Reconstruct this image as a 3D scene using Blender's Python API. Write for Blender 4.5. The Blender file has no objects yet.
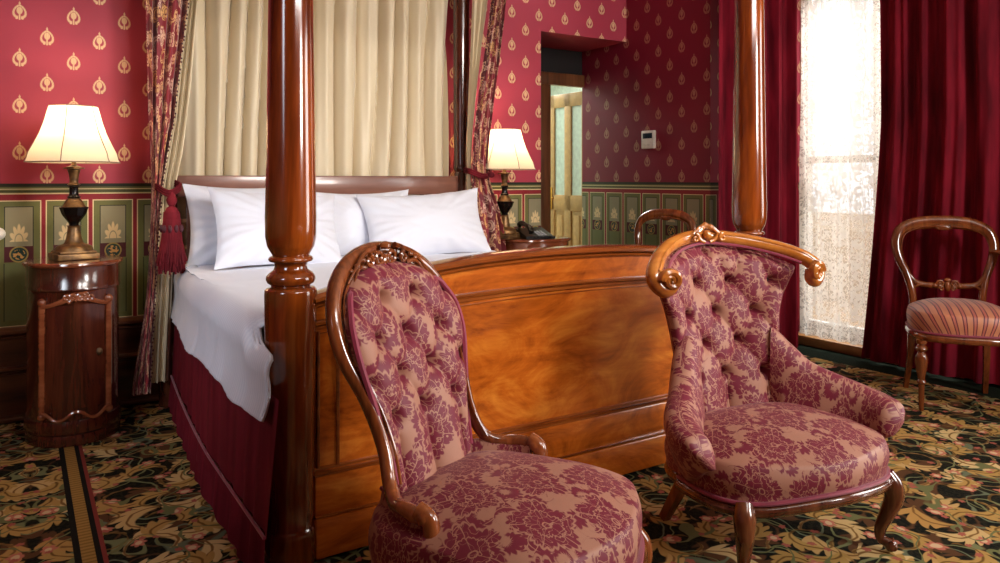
import bpy, math, random
from mathutils import Vector, Matrix, noise
random.seed(7)
C = bpy.context.scene.collection
PI = math.pi
EYE = 1.2
FOC = 755.0
TH = math.atan(0.6358)
FW = Vector((math.sin(TH), math.cos(TH), 0)); RT = Vector((math.cos(TH), -math.sin(TH), 0))
sc = bpy.context.scene
sc.view_settings.view_transform = 'Standard'
sc.view_settings.look = 'None'
sc.view_settings.exposure = 0.0

# ------------------------------------------------------------------ camera
cd = bpy.data.cameras.new('camera'); cam = bpy.data.objects.new('camera', cd); C.objects.link(cam)
cd.sensor_width = 36; cd.lens = FOC / 1000 * 36
cd.shift_y = -0.102
cam.location = (0, 0, EYE); cam.rotation_euler = (PI / 2, 0, -TH)
cd.clip_start = 0.05
sc.camera = cam

# ------------------------------------------------------------------ node helper
class S:
    def __init__(s, t, k): s.t = t; s.k = k
    def m(s, op, *a):
        n = s.t.nodes.new('ShaderNodeMath'); n.operation = op
        for i, v in enumerate((s,) + a):
            if isinstance(v, S): s.t.links.new(v.k, n.inputs[i])
            else: n.inputs[i].default_value = v
        return S(s.t, n.outputs[0])
    def __add__(s, o): return s.m('ADD', o)
    __radd__ = __add__
    def __sub__(s, o): return s.m('SUBTRACT', o)
    def __rsub__(s, o): return (s * -1) + o
    def __mul__(s, o): return s.m('MULTIPLY', o)
    __rmul__ = __mul__
    def __truediv__(s, o): return s.m('DIVIDE', o)
    def abs(s): return s.m('ABSOLUTE')
    def sin(s): return s.m('SINE')
    def cos(s): return s.m('COSINE')
    def sqrt(s): return s.m('SQRT')
    def floor(s): return s.m('FLOOR')
    def pw(s, e): return s.m('POWER', e)
    def mod(s, e): return s.m('FLOORED_MODULO', e)
    def mn(s, o): return s.m('MINIMUM', o)
    def mx(s, o): return s.m('MAXIMUM', o)
    def lt(s, o): return s.m('LESS_THAN', o)
    def gt(s, o): return s.m('GREATER_THAN', o)
    def at2(s, o): return s.m('ARCTAN2', o)
    def soft(s, w, e):            # 1 where s < w, soft edge e
        n = s.t.nodes.new('ShaderNodeMapRange'); n.clamp = True
        s.t.links.new(s.k, n.inputs[0])
        n.inputs[1].default_value = w - e; n.inputs[2].default_value = w + e
        n.inputs[3].default_value = 1; n.inputs[4].default_value = 0
        return S(s.t, n.outputs[0])
    def band(s, a, b): return s.gt(a) * s.lt(b)
    def rng(s, a, b, c, d):
        n = s.t.nodes.new('ShaderNodeMapRange'); s.t.links.new(s.k, n.inputs[0])
        for i, v in enumerate((a, b, c, d)): n.inputs[i + 1].default_value = v
        return S(s.t, n.outputs[0])

class M:
    def __init__(s, name):
        s.mat = bpy.data.materials.new(name); s.mat.use_nodes = True
        s.t = s.mat.node_tree; s.b = s.t.nodes['Principled BSDF']
        s.out = s.t.nodes['Material Output']
    def set(s, **k):
        for a, v in k.items():
            a = {'rough': 'Roughness', 'metal': 'Metallic', 'coat': 'Coat Weight', 'coatr': 'Coat Roughness', 'sheen': 'Sheen Weight',
                 'sheenr': 'Sheen Roughness', 'spec': 'Specular IOR Level', 'base': 'Base Color', 'em': 'Emission Color', 'ems': 'Emission Strength', 'alpha': 'Alpha', 'sheent': 'Sheen Tint'}[a]
            if isinstance(v, S): s.t.links.new(v.k, s.b.inputs[a])
            else: s.b.inputs[a].default_value = (*v, 1) if isinstance(v, tuple) and len(v) == 3 else v
        return s
    def coord(s, kind='Object'):
        n = s.t.nodes.new('ShaderNodeTexCoord'); return S(s.t, n.outputs[kind])
    def sep(s, v):
        n = s.t.nodes.new('ShaderNodeSeparateXYZ'); s.t.links.new(v.k, n.inputs[0])
        return [S(s.t, o) for o in n.outputs]
    def comb(s, x, y, z=0.0):
        n = s.t.nodes.new('ShaderNodeCombineXYZ')
        for i, v in enumerate((x, y, z)):
            if isinstance(v, S): s.t.links.new(v.k, n.inputs[i])
            else: n.inputs[i].default_value = v
        return S(s.t, n.outputs[0])
    def noise(s, vec, scale, detail=3, dist=0.0, rough=.5):
        n = s.t.nodes.new('ShaderNodeTexNoise'); s.t.links.new(vec.k, n.inputs['Vector'])
        n.inputs['Scale'].default_value = scale; n.inputs['Detail'].default_value = detail
        n.inputs['Distortion'].default_value = dist; n.inputs['Roughness'].default_value = rough
        s.lastcol = S(s.t, n.outputs['Color'])
        return S(s.t, n.outputs[0])
    def voro(s, x, y, scale, rnd):
        n = s.t.nodes.new('ShaderNodeTexVoronoi'); n.voronoi_dimensions = '2D'
        s.t.links.new(s.comb(x, y).k, n.inputs['Vector'])
        n.inputs['Scale'].default_value = scale; n.inputs['Randomness'].default_value = rnd
        p = s.sep(S(s.t, n.outputs['Position'])); c = s.sep(S(s.t, n.outputs['Color']))
        return (x - p[0]) * scale, (y - p[1]) * scale, c
    def mix(s, f, a, b):
        n = s.t.nodes.new('ShaderNodeMix'); n.data_type = 'RGBA'
        for i, v in ((0, f), (6, a), (7, b)):
            if isinstance(v, S): s.t.links.new(v.k, n.inputs[i])
            else: n.inputs[i].default_value = (*v, 1) if isinstance(v, tuple) else v
        return S(s.t, n.outputs[2])
    def ramp(s, f, stops):
        n = s.t.nodes.new('ShaderNodeValToRGB'); s.t.links.new(f.k, n.inputs[0])
        r = n.color_ramp
        while len(r.elements) < len(stops): r.elements.new(.5)
        for e, (p, c) in zip(r.elements, stops): e.position = p; e.color = (*c, 1)
        return S(s.t, n.outputs[0])
    def bump(s, h, strength=.3, dist=.01):
        n = s.t.nodes.new('ShaderNodeBump'); s.t.links.new(h.k, n.inputs['Height'])
        n.inputs['Strength'].default_value = strength; n.inputs['Distance'].default_value = dist
        s.t.links.new(n.outputs[0], s.b.inputs['Normal']); return s

def rgb(r, g, b):
    f = lambda c: ((c / 255 + .055) / 1.055) ** 2.4 if c > 10 else c / 255 / 12.92
    return (f(r), f(g), f(b))

def plain(name, col, **k):
    m = M(name); v = m.noise(m.coord(), 25, 2)
    m.set(base=m.mix(v.rng(.3, .7, 0, 1), tuple(c * .88 for c in col), tuple(min(1, c * 1.1) for c in col)), **k)
    return m.mat

def wood(name, dark, mid, light, axis='z', sc_=6.0, rough=.22, coat=.6, fig=0.0):
    m = M(name); x, y, z = m.sep(m.coord())
    st = {'x': (.12, 1, 1), 'y': (1, .12, 1), 'z': (1, 1, .12)}[axis]
    v = m.comb(x * st[0], y * st[1], z * st[2])
    a = m.noise(v, sc_, 5, 1.2, .6); b = m.noise(v, sc_ * 9, 3, .4)
    f = a * .75 + b * .25
    if fig:
        c = m.noise(m.comb(x * .55, y, z * 1.1), 4.6, 6, 3.0, .65)
        f = f * (1 - fig) + c * fig
    col = m.ramp(f, [(.32, dark), (.5, mid), (.68, light)])
    m.set(base=col, rough=rough, coat=coat, coatr=.12)
    return m.mat

# ------------------------------------------------------------------ patterned materials
def crescent(m, x, y, scale, rnd, R0=.27, W=.1, lobes=7, ragged=.35):
    """scattered curling serrated leaves; returns signed-ish distance (<0 inside) and vein"""
    lx, ly, c = m.voro(x, y, scale, rnd)
    a = c[0] * (2 * PI)
    ca, sa = a.cos(), a.sin()
    px = lx * ca - ly * sa; py = lx * sa + ly * ca
    r = (px * px + py * py).sqrt(); th = py.at2(px)
    taper = (th.cos() * .52 + .40).mx(.001).pw(.7) * 1.15
    w = ((th * lobes).sin().abs() * ragged + (1 - ragged)) * taper * W
    d = (r - R0 - th * .03).abs() - w
    return d, (r - R0 - th * .03).abs(), c

def acanthus(m, x, y, scale, rnd, R0=.3, W=.17, lobes=7):
    """a curling leaf, smooth inside and deeply cut on its outer edge"""
    lx, ly, c = m.voro(x, y, scale, rnd)
    a = c[0] * (2 * PI); ca, sa = a.cos(), a.sin()
    px = lx * ca - ly * sa + R0 * .75; py = lx * sa + ly * ca
    py = py * (c[1].gt(.5) * 2 - 1)
    r = (px * px + py * py).sqrt(); th = py.at2(px)
    w = (th * 1.15).mn(1.55).mx(-1.4).cos().mx(0).pw(.7) * W * (th * .25 + 1)
    q = r - R0
    tooth = (th * lobes + q * 14).sin().abs() * .62 + .38
    d = (q * -1 - w * .45).mx(q - w * tooth)
    return d, (q - w * .05).abs(), c

def flower(m, x, y, scale, rnd, R0=.13, petals=6, off=(0, 0)):
    lx, ly, c = m.voro(x + off[0], y + off[1], scale, rnd)
    r = (lx * lx + ly * ly).sqrt(); th = ly.at2(lx)
    return r - ((th * (petals / 2)).cos().abs() * .35 + .65) * R0, r, th

def m_carpet():
    m = M('axminster_carpet'); x, y, z = m.sep(m.coord())
    side = x.lt(.17)
    bx = (x - .035).abs() + 3.3                              # mirrored vine in the border strip
    n1 = m.noise(m.comb(x, y), 9, 2)
    c1 = m.sep(m.lastcol)
    u = x * (1 - side) + bx * side + (c1[0] - .5) * .05; v = y + (c1[1] - .5) * .05
    col = m.mix(m.noise(m.comb(u, v), 60, 2).gt(.5), (.008, .008, .006), (.018, .016, .009))
    lv = m.noise(m.comb(u, v), 3.6, 1)
    d3, v3, _ = acanthus(m, u + .37, v + .11, 4.6, .8, .34, .24, 6)
    col = m.mix(d3.soft(0, .02), col, (.10, .045, .02))
    col = m.mix((lv - .5).abs().soft(.008, .002), col, (.17, .18, .08))
    col = m.mix((lv - .42).abs().soft(.008, .003), col, (.13, .15, .09))
    d1, v1, cc = acanthus(m, u, v, 4.2, .8, .34, .26, 7)
    gold = m.mix(cc[1], (.44, .24, .07), (.62, .45, .21))
    gold = m.mix(v1.soft(.018, .008), gold, (.20, .10, .03))
    col = m.mix(d1.soft(0, .015), col, gold)
    d2, v2, c2 = acanthus(m, u + 1.3, v + .7, 5.0, .9, .32, .24, 6)
    gold2 = m.mix(v2.soft(.02, .01), (.42, .25, .075), (.16, .08, .02))
    col = m.mix(d2.soft(0, .02), col, gold2)
    f1, r1, t1 = flower(m, u, v, 5.4, .9, .15, 6, (.7, .3))
    pink = m.mix(r1.soft(.07, .01), (.48, .15, .10), (.6, .42, .25))
    col = m.mix(f1.soft(0, .015), col, pink)
    lw = m.noise(m.comb(u + 5, v), 4.4, 1)
    col = m.mix((lw - .5).abs().soft(.009, .002), col, (.15, .15, .06))
    f2, r2, t2 = flower(m, u, v, 8.5, 1, .12, 5, (2.7, 1.3))
    col = m.mix(f2.soft(0, .02), col, (.36, .10, .07))
    # gold stripe and dark edge between border and field
    col = m.mix(x.band(.145, .222), col, (.014, .012, .01))
    col = m.mix(x.band(.165, .205), col, m.mix((y * 260).sin().gt(.2), (.36, .20, .055), (.25, .13, .03)))
    col = m.mix(x.band(.222, .236), col, (.22, .04, .03))
    # dark plain margin along the right wall
    col = m.mix(x.gt(4.52), col, (.012, .018, .012))
    h = m.noise(m.comb(x, y), 400, 1)
    m.set(base=col, rough=.95, spec=.05).bump(h, .5, .004)
    return m.mat

def m_damask(name='damask_upholstery', s=1.0, ground=rgb(174, 124, 104), plum=rgb(112, 24, 50), coordk='UV'):
    m = M(name); x, y, z = m.sep(m.coord(coordk))
    x = x * s; y = y * s
    n = m.noise(m.comb(x, y), 14, 3); c = m.sep(m.lastcol)
    u = x + (c[0] - .5) * .022; v = y + (c[1] - .5) * .022
    # big leafy medallions on a half-drop lattice
    cw, ch = .17, .24
    col_ = (u / cw + .5).floor()
    dx = u - col_ * cw
    dy = (v + col_.mod(2.0) * (ch / 2)).mod(ch) - ch / 2
    r = (dx * dx + dy * dy * .62).sqrt(); th = dx.at2(dy)
    R = ((th * 2.5).sin().abs() * .024 + (th * 14).sin().abs() * .009 + .052) * ((th).cos() * .15 + 1)
    d = r - R
    ph = (th * 2.5).cos().abs(); q_ = m.noise(m.comb(u, v * .8), 34, 1); q2 = m.noise(m.comb(u + 3, v), 24, 1)
    veins = ((th * 2.5).cos().abs() - .05).lt(0) * r.gt(.012); cont = (q_ - .5).abs().lt(.008).mx((q2 - .46).abs().lt(.010))
    veins = veins.mx((r - R * .52 - ph * .004).abs().lt(.0018)).mx((r - .009).abs().lt(.0018))
    fine = ((th * 23 + (r * 90).sin() * 2).sin()).gt(.90) * r.gt(R * .5)
    f = d.soft(0, .002) * (1 - veins.mx(cont))
    d1, v1, _ = crescent(m, u + .4, v + .2, 8.0, .6, .27, .23, 9, .5)
    f1 = d1.soft(0, .02) * (1 - v1.soft(.010, .006).mx((q2 - .46).abs().lt(.016)))
    d2, v2, _ = crescent(m, u + 2.3, v + 1.2, 11, .8, .25, .22, 7, .6)
    f2 = d2.soft(0, .03)
    gap = (d - .006).abs().soft(.004, .002)
    f = f.mx(f1.mx(f2) * (1 - d.soft(.008, .002)))
    f = f * .93 + .03
    rib = (x * 2600).sin() * .5 + .5
    g2 = tuple(c_ * .88 for c_ in ground)
    m.set(base=m.mix(f, m.mix(rib, ground, g2), plum), rough=.5, sheen=.12, sheenr=.4, spec=.3)
    m.b.inputs['Sheen Tint'].default_value = (1, .6, .65, 1)
    m.bump(f * -1 + m.noise(m.comb(x, y), 300, 1) * .3, .15, .002)
    return m.mat

def motif(m, dx, dz):
    """small gilt palmette: an open heart-shaped leaf around a spade"""
    ax = dx.abs()
    zz = dz + .004
    rr = ((ax / .030).pw(2) + ((zz + ax * .35) / .034).pw(2)).sqrt()
    ring = rr.soft(1, .07) * (1 - rr.soft(.70, .07))
    gapb = ax.lt(.006) * zz.lt(-.02)
    tip = (ax + (dz - .035).abs() * .45).soft(.005, .0015)
    spade = (((dx / .013).pw(2)) + ((dz + .001) / .018).pw(2)).sqrt().soft(1, .1)
    ribs = (((dx.at2(dz + .05)) * 38).sin() * .5 + .5)
    stem = ax.soft(.0035, .001) * dz.band(-.047, .0)
    feet = (((ax - .012) / .006).pw(2) + ((dz + .040) / .005).pw(2)).sqrt().soft(1, .2)
    return (ring * (1 - gapb)).mx(tip).mx(spade).mx(stem).mx(feet) * (ribs * .25 + .75)

def m_wallpaper():
    m = M('wallpaper_and_dado'); x, y, z = m.sep(m.coord())
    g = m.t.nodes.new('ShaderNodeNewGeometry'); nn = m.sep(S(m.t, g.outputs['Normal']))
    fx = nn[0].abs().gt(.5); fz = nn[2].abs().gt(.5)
    h = x * (1 - fx) + y * fx
    cw, ch = .1172, .2325
    k = ((h + .0016) / cw + .5).floor(); dx = h + .0016 - k * cw
    dz = (z - 1.809 + ch / 2 + ch * 4 + k.mod(2.0) * (ch / 2)).mod(ch) - ch / 2
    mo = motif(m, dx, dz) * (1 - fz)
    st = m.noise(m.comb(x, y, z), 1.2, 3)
    red = m.mix(fx, m.mix(st.rng(.35, .65, 0, 1), rgb(172, 60, 80), rgb(184, 70, 90)), rgb(122, 22, 48)); mo = mo * (1 - fx * .66)  # shade painted into X-facing walls: deeper red, weaker gilt motif
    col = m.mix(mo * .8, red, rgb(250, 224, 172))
    # dado: bands
    def b(a, c, cc, base): return m.mix(z.band(a, c), base, cc)
    olive = rgb(104, 104, 58); cream = rgb(222, 205, 160); crim = rgb(138, 34, 42); dk = rgb(40, 44, 30); tealg = rgb(138, 132, 104)
    col = b(0, 1.180, olive, col)
    col = b(1.163, 1.180, dk, col); col = b(1.150, 1.154, cream, col); col = b(1.138, 1.142, dk, col)
    col = b(1.126, 1.132, cream, col); col = b(0, 1.126, crim, col)
    P = .209
    px = ((h - .1003).mod(P) - P / 2).abs()
    inp = px.lt(.095)
    z1 = z.lt(1.096) * z.gt(.47)
    pan = inp * z1
    col = m.mix(pan, col, cream)
    inn = px.lt(.090) * z.lt(1.091) * z.gt(.475)
    col = m.mix(inn, col, olive)
    d1 = px.lt(.062) * z.lt(1.066) * z.gt(.865)
    col = m.mix(d1, col, dk)
    d2 = px.lt(.058) * z.lt(1.062) * z.gt(.865)
    col = m.mix(d2, col, tealg)
    # palmette
    sx = (h - .1003).mod(P) - P / 2; sz = z - .895
    r = (sx * sx * 1.7 + sz * sz * .42).sqrt(); th = (sx * 1.3).at2(sz * .65)
    fan = (r - ((th * 5.5).cos().abs() * .020 + .034)).soft(0, .003) * sz.gt(-.004) * (1 - (r - .022).abs().soft(.002, .001))
    col = m.mix(fan * px.lt(.05) * .8, col, rgb(226, 200, 150))
    col = m.mix(z.band(.79, .867) * px.lt(.062), col, rgb(74, 24, 28))
    cir = (sx * sx + (z - .828) * (z - .828)).sqrt()
    col = m.mix(cir.lt(.036), col, rgb(34, 58, 48))
    col = m.mix((cir - .037).abs().lt(.0035), col, rgb(150, 130, 70))
    bl = m.noise(m.comb(h, z), 60, 1).gt(.52) * cir.lt(.026)
    col = m.mix(bl, col, rgb(196, 148, 82))
    low = px.lt(.062) * z.band(.50, .785)
    col = m.mix(low, col, rgb(104, 108, 66))
    col = m.mix((px - .062).abs().lt(.002) * z.band(.50, .785), col, dk)
    m.set(base=col, rough=.5, spec=.3, metal=mo * .35)
    return m.mat

def m_lace():
    m = M('lace_net'); x, y, z = m.sep(m.coord('UV'))
    cw, ch = .22, .34
    k = (x / cw + .5).floor(); dx = x - k * cw; dy = (y + k.mod(2.0) * ch / 2).mod(ch) - ch / 2
    r = (dx * dx + dy * dy * .5).sqrt(); th = dx.at2(dy)
    fl = ((r * 130 + (th * 8).cos() * 1.4).sin()).gt(.05)
    n = m.noise(m.comb(x, y), 42, 2); lines = (n - .5).abs().lt(.05)
    d1, v1, _ = crescent(m, x, y, 11, .6, .3, .14, 6, .4)
    dens = (fl * r.lt(.085)).mx(lines).mx(d1.lt(0))
    netx = ((x * 900).sin() * (y * 900).sin()).gt(-.2)
    a = dens * .46 + netx * .12 + .36
    tr = m.t.nodes.new('ShaderNodeBsdfTransparent'); df = m.t.nodes.new('ShaderNodeBsdfDiffuse'); tl = m.t.nodes.new('ShaderNodeBsdfTranslucent')
    df.inputs[0].default_value = (.86, .84, .80, 1); tl.inputs[0].default_value = (.9, .86, .78, 1)
    mx = m.t.nodes.new('ShaderNodeMixShader'); m.t.links.new(df.outputs[0], mx.inputs[1]); m.t.links.new(tl.outputs[0], mx.inputs[2]); mx.inputs[0].default_value = .5
    m2 = m.t.nodes.new('ShaderNodeMixShader'); m.t.links.new(a.k, m2.inputs[0]); m.t.links.new(tr.outputs[0], m2.inputs[1]); m.t.links.new(mx.outputs[0], m2.inputs[2])
    m.t.links.new(m2.outputs[0], m.out.inputs[0])
    return m.mat

def m_drape():      # crimson drape with pale scrolling bouquets
    m = M('scrolled_crimson_drape'); x, y, z = m.sep(m.coord('UV'))
    n = m.noise(m.comb(x, y), 16, 2); c = m.sep(m.lastcol)
    u = x + (c[0] - .5) * .02; v = y + (c[1] - .5) * .02
    d1, v1, c1 = crescent(m, u, v, 9, .5, .27, .15, 4, .4)
    d2, v2, _ = crescent(m, u + .7, v + .3, 12, .8, .25, .12, 5, .4)
    f, r, t = flower(m, u, v, 7.5, .7, .24, 6, (.4, .9))
    col = m.mix(m.noise(m.comb(x, y), 4, 1).gt(.55), rgb(138, 24, 40), rgb(108, 16, 30))
    fm = (f.soft(0, .02) * ((r * 42).sin().gt(-.3)))
    a = (d1.soft(0, .02) * (1 - v1.soft(.03, .01))).mx(fm).mx(d2.soft(0, .02) * (1 - v2.soft(.03, .01)))
    col = m.mix(a * .85, col, m.mix(c1[1], rgb(238, 200, 180), rgb(240, 186, 110)))
    m.set(base=col, rough=.6, sheen=.3); return m.mat

def m_stripe():
    m = M('striped_silk'); x, y, z = m.sep(m.coord('UV'))
    p = x.mod(.050)
    col = m.mix((y * 40 + x * 90).sin() * .5 + .5, rgb(204, 134, 98), rgb(196, 124, 92))
    col = m.mix(p.band(.0, .022), col, rgb(186, 104, 88))
    col = m.mix(p.band(.0, .006), col, rgb(96, 22, 42)); col = m.mix(p.band(.017, .023), col, rgb(104, 26, 46))
    m.set(base=col, rough=.45, sheen=.3); return m.mat

def m_velvet(name, a, b, sheen=.5):
    m = M(name); x, y, z = m.sep(m.coord())
    n = m.noise(m.comb(x, y, z * .15), 14, 3)
    m.set(base=m.mix(n.rng(.35, .65, 0, 1), a, b), rough=.8, sheen=sheen, sheenr=.35, spec=.15)
    m.b.inputs['Sheen Tint'].default_value = (*[min(1, c * 4) for c in b], 1)
    return m.mat

def m_linen():
    m = M('white_bed_linen'); x, y, z = m.sep(m.coord())
    st = ((y * 330).sin() * .5 + .5)
    m.set(base=m.mix(st, rgb(212, 214, 226), rgb(224, 225, 234)), rough=.6, sheen=.2)
    m.bump(st, .1, .002); return m.mat

def m_cream():
    m = M('cream_sateen'); x, y, z = m.sep(m.coord())
    n = m.noise(m.comb(x, y, z * .1), 10, 2)
    m.set(base=m.mix(n, rgb(212, 194, 160), rgb(228, 213, 182)), rough=.45, sheen=.3); return m.mat

def m_shade():
    m = M('pleated_lampshade_silk')
    df = m.t.nodes.new('ShaderNodeBsdfDiffuse'); tl = m.t.nodes.new('ShaderNodeBsdfTranslucent')
    df.inputs[0].default_value = (.86, .80, .68, 1); tl.inputs[0].default_value = (.95, .82, .62, 1)
    mx = m.t.nodes.new('ShaderNodeMixShader'); mx.inputs[0].default_value = .55
    m.t.links.new(df.outputs[0], mx.inputs[1]); m.t.links.new(tl.outputs[0], mx.inputs[2]); m.t.links.new(mx.outputs[0], m.out.inputs[0])
    return m.mat

def m_glass():
    m = M('window_glass'); gl = m.t.nodes.new('ShaderNodeBsdfGlossy'); tr = m.t.nodes.new('ShaderNodeBsdfTransparent'); gl.inputs['Roughness'].default_value = .02
    mx = m.t.nodes.new('ShaderNodeMixShader'); mx.inputs[0].default_value = .06
    m.t.links.new(tr.outputs[0], mx.inputs[1]); m.t.links.new(gl.outputs[0], mx.inputs[2]); m.t.links.new(mx.outputs[0], m.out.inputs[0]); return m.mat

CARPET = m_carpet(); DAMASK = m_damask('damask_upholstery', 1.15); PAPER = m_wallpaper(); LACE = m_lace(); DRAPE = m_drape(); STRIPE = m_stripe()
LINEN = m_linen(); PLINEN = None; CREAM = m_cream(); SHADE = m_shade(); GLASS = m_glass()
VELVET = m_velvet('crimson_velvet', (.11, .004, .012), (.27, .010, .028), .3)
VSKIRT = m_velvet('dark_crimson_velvet', (.10, .005, .010), (.16, .010, .018), .1)
PLINEN = M('white_pillow_cotton'); PLINEN.set(base=PLINEN.mix(PLINEN.noise(PLINEN.coord(), 3, 1), rgb(216, 218, 229), rgb(222, 223, 232)), rough=.65); PLINEN = PLINEN.mat
GIMP = plain('magenta_gimp', rgb(132, 24, 56), rough=.6, sheen=.3)
BUTTON = plain('plum_button_cloth', rgb(52, 12, 24), rough=.6, sheen=.3)  # very dark plum puts the shade of the tufting pits into the colour
POSTW = wood('polished_walnut_post', (.025, .004, .001), (.15, .025, .003), (.36, .075, .008), 'z', 5, .13, 1.0)
BURR = wood('figured_walnut_panel', (.13, .018, .002), (.50, .110, .009), (.76, .25, .028), 'x', 6, .22, .7, .5)
RAILW = wood('walnut_moulding', (.08, .014, .003), (.26, .060, .009), (.42, .12, .02), 'x', 5, .18, .8)
DARKW = wood('dark_mahogany', (.020, .004, .002), (.07, .014, .006), (.13, .030, .012), 'z', 7, .2, .8)
TABTOP = wood('mahogany_table_top', (.10, .02, .008), (.22, .055, .02), (.32, .10, .04), 'x', 7, .1, 1)
CHAIRW = wood('carved_walnut_frame', (.06, .013, .004), (.20, .048, .012), (.36, .10, .025), 'z', 8, .17, .9)
GOLDW = wood('honey_walnut_frame', (.20, .045, .008), (.48, .15, .022), (.66, .26, .05), 'x', 6, .18, .9)
LEGW = wood('dark_walnut_leg', (.03, .008, .004), (.10, .025, .010), (.20, .06, .02), 'z', 8, .2, .8)
HEADW = wood('reddish_headboard_wood', (.09, .025, .018), (.19, .075, .05), (.28, .12, .08), 'x', 4, .3, .5)
SKIRTW = wood('baseboard_wood', (.03, .008, .004), (.09, .025, .010), (.17, .05, .018), 'x', 5, .3, .4)
SILLW = wood('oak_threshold', (.18, .07, .02), (.36, .17, .06), (.48, .26, .10), 'y', 5, .35, .3)
BRONZE = M('aged_bronze'); _n = BRONZE.noise(BRONZE.coord(), 30, 3)
BRONZE.set(base=BRONZE.mix(_n.rng(.35, .65, 0, 1), rgb(92, 66, 44), rgb(150, 112, 66)), metal=.55, rough=.38); BRONZE = BRONZE.mat
BLACKB = plain('black_patinated_metal', rgb(26, 20, 18), metal=.4, rough=.22)
BRASS = plain('brass', rgb(200, 150, 70), metal=1, rough=.25)
TRIMSH = plain('shade_trim', rgb(150, 130, 112), rough=.8)
WHITEP = plain('white_plastic', rgb(225, 222, 214), rough=.35)
SCREEN = plain('grey_lcd', rgb(42, 52, 66), rough=.2)
BLACKP = plain('black_plastic', rgb(16, 17, 19), rough=.3)
GREYK = plain('grey_keys', rgb(150, 152, 155), rough=.5)
PLASTER = plain('ceiling_plaster', rgb(214, 200, 180), rough=.8)
ROOMW = plain('dim_red_wall', rgb(120, 40, 50), rough=.7)
HALLW = plain('pale_hall_wall', rgb(214, 226, 214), rough=.7)
DOORP = plain('ochre_door_paint', rgb(190, 152, 92), rough=.35)
FROST = plain('frosted_pane', rgb(206, 226, 212), rough=.3)
ARCHI = wood('brown_architrave', (.06, .02, .008), (.15, .055, .02), (.24, .1, .04), 'z', 5, .3, .5)
DARKL = plain('dark_lintel', rgb(16, 8, 7), rough=.5)
TASSEL = m_velvet('tassel_red', (.08, .006, .010), (.20, .014, .022), .15)
BEAD = plain('bead_fringe', rgb(74, 20, 30), rough=.5)
GROUND = plain('outdoor_gravel', rgb(176, 140, 100), rough=.9)
OUTW = plain('outdoor_stone', rgb(180, 150, 112), rough=.9)

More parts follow.
